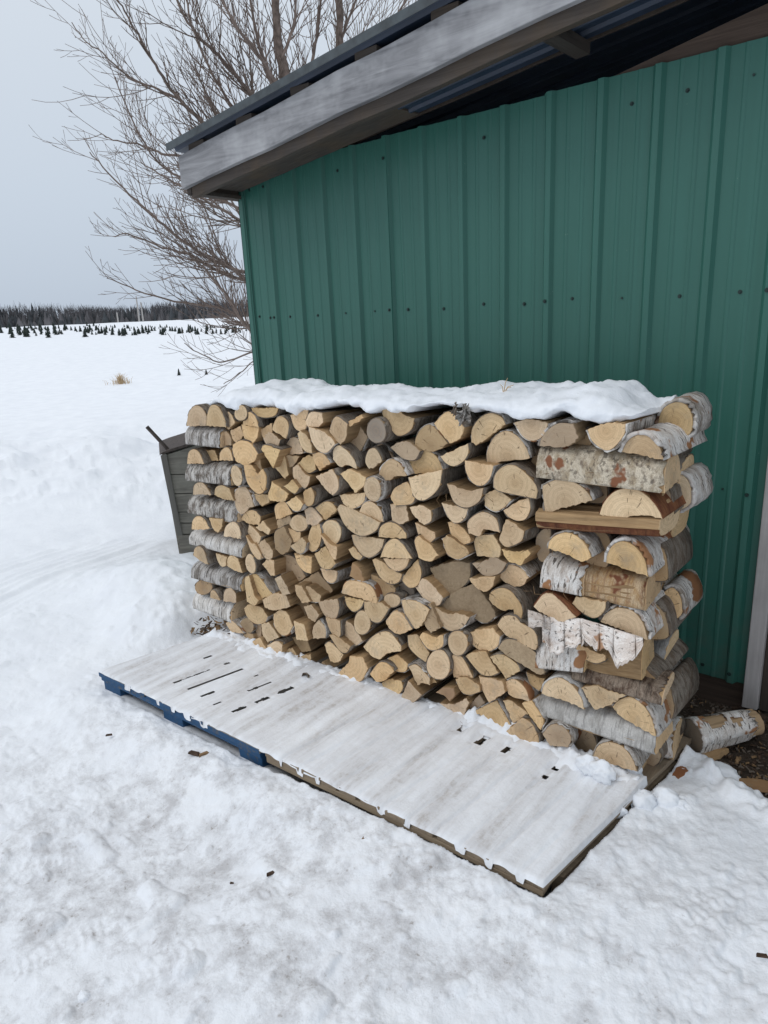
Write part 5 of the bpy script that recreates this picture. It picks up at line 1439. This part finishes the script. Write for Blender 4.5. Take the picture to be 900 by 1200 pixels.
for i in range(2100):
    x = random.uniform(-260, 420) if i < 1500 else random.uniform(-1700, -260); D = random.uniform(258, 330); P_ = at_dist(x, 381, D); X, Y = P_[0], P_[1]
    z = float(ground_h(np.array([X]), np.array([Y]))[0]); rs = random.random()
    con = .5+.5*math.sin(x*.045+1.0)+.35*math.sin(x*.13)
    h = random.uniform(5.2, 6.0)*(1+.12*math.sin(x*.03+.5)); 
    if rs < .10+.26*con:
        h *= random.uniform(.7, 1.12); r = h*random.uniform(.15, .23); m = 6
        for k in range(7):
            z0 = z+h*(.04+.13*k); rr = r*(1-k/7.6); a0 = random.random()*6
            ring = [(X+rr*(1.15 if q % 2 else .65)*math.cos(a0+2*PI*q/(2*m)), Y+rr*(1.15 if q % 2 else .65)*math.sin(a0+2*PI*q/(2*m)), z0-(.3 if q % 2 else 0)) for q in range(2*m)]
            mb.add(ring+[(X, Y, z0+h*.24)], [(q, (q+1) % (2*m), 2*m) for q in range(2*m)], 0)
    else:
        h *= 1.12
        mb.tube([(X, Y, z-.2), (X, Y, z+h*.8)], [.10, .03], 4, 1, False)
        for k in range(16):
            a = random.uniform(0, 6.28); z0 = z+h*random.uniform(.15, .75); l = h*random.uniform(.15, .33)
            mb.tube([(X, Y, z0), (X+l*.45*math.cos(a), Y+l*.45*math.sin(a), z0+l*.75), (X+l*.6*math.cos(a), Y+l*.6*math.sin(a), z0+l*1.25)], [.055, .04, .02], 3, 1, False)
for i in range(1100):                                             # brush along the foot of the woods
    x = random.uniform(-260, 420) if i < 850 else random.uniform(-1700, -260); D = random.uniform(252, 262); P_ = at_dist(x, 381, D); X, Y = P_[0], P_[1]; z = float(ground_h(np.array([X]), np.array([Y]))[0])
    h = random.uniform(1.5, 4.4); r = random.uniform(.6, 1.4)
    ring = [(X+r*math.cos(q), Y+r*math.sin(q), z) for q in np.linspace(0, 5.2, 6)]; mb.add(ring+[(X, Y, z+h)], [(q, (q+1) % 6, 6) for q in range(6)], random.choice((0, 1)))
tag(mb.obj('far_woods', [WOODS, WOODB]), 'dark mixed woods along the far edge of the field', 'woods', kind='stuff')

# ------------------------------------------------------------------ sky and light
SUN_EL, SUN_AZ = R(48), R(215)          # azimuth clockwise from +Y
w = bpy.data.worlds.new('World'); SC.world = w; w.use_nodes = True; nt = w.node_tree; nt.nodes.clear()
out = nt.nodes.new('ShaderNodeOutputWorld'); bg = nt.nodes.new('ShaderNodeBackground'); bg.inputs['Strength'].default_value = .10
sky = nt.nodes.new('ShaderNodeTexSky'); sky.sky_type = 'NISHITA'; sky.sun_disc = False; sky.sun_elevation = SUN_EL; sky.sun_rotation = SUN_AZ; sky.air_density = 1.0; sky.dust_density = 3.0
hs = nt.nodes.new('ShaderNodeHueSaturation'); hs.inputs['Saturation'].default_value = .45; nt.links.new(sky.outputs[0], hs.inputs['Color'])
# even overcast, darker at the horizon
tc = nt.nodes.new('ShaderNodeTexCoord'); sep = nt.nodes.new('ShaderNodeSeparateXYZ'); nt.links.new(tc.outputs['Generated'], sep.inputs[0])
rp = nt.nodes.new('ShaderNodeValToRGB'); nt.links.new(sep.outputs[2], rp.inputs[0]); e = rp.color_ramp.elements
KS = 1.11
for k, (p_, c_) in enumerate([(0.0, (.48, .555, .66)), (.16, (.555, .63, .725)), (.45, (.68, .74, .81)), (1.0, (1.0, 1.04, 1.09))]):
    if k >= len(e): e.new(p_)
    e[k].position = p_
    e[k].color = (*[q*KS for q in c_], 1)
vm = nt.nodes.new('ShaderNodeVectorMath'); vm.operation = 'SCALE'; nt.links.new(rp.outputs[0], vm.inputs[0]); vm.inputs['Scale'].default_value = 10.0
mx = nt.nodes.new('ShaderNodeMix'); mx.data_type = 'RGBA'; mx.inputs[0].default_value = .88
nt.links.new(hs.outputs[0], mx.inputs[6]); nt.links.new(vm.outputs[0], mx.inputs[7])
nt.links.new(mx.outputs[2], bg.inputs[0]); nt.links.new(bg.outputs[0], out.inputs[0])
sl = bpy.data.lights.new('sun', 'SUN'); sl.energy = .55; sl.angle = R(25); sl.color = (1, .97, .93)
so = bpy.data.objects.new('sun', sl); COL.objects.link(so)
sdir = Vector((math.sin(SUN_AZ)*math.cos(SUN_EL), math.cos(SUN_AZ)*math.cos(SUN_EL), math.sin(SUN_EL)))
so.rotation_euler = (-sdir).to_track_quat('-Z', 'Y').to_euler(); so.location = (0, -4, 8)
vs_ = SC.view_settings; vs_.view_transform = 'Standard'; vs_.look = 'None'; vs_.exposure = 0.0; vs_.gamma = 1.0; vs_.use_curve_mapping = False
SC.render.engine = 'CYCLES'; SC.cycles.max_bounces = 8; SC.cycles.use_denoising = True
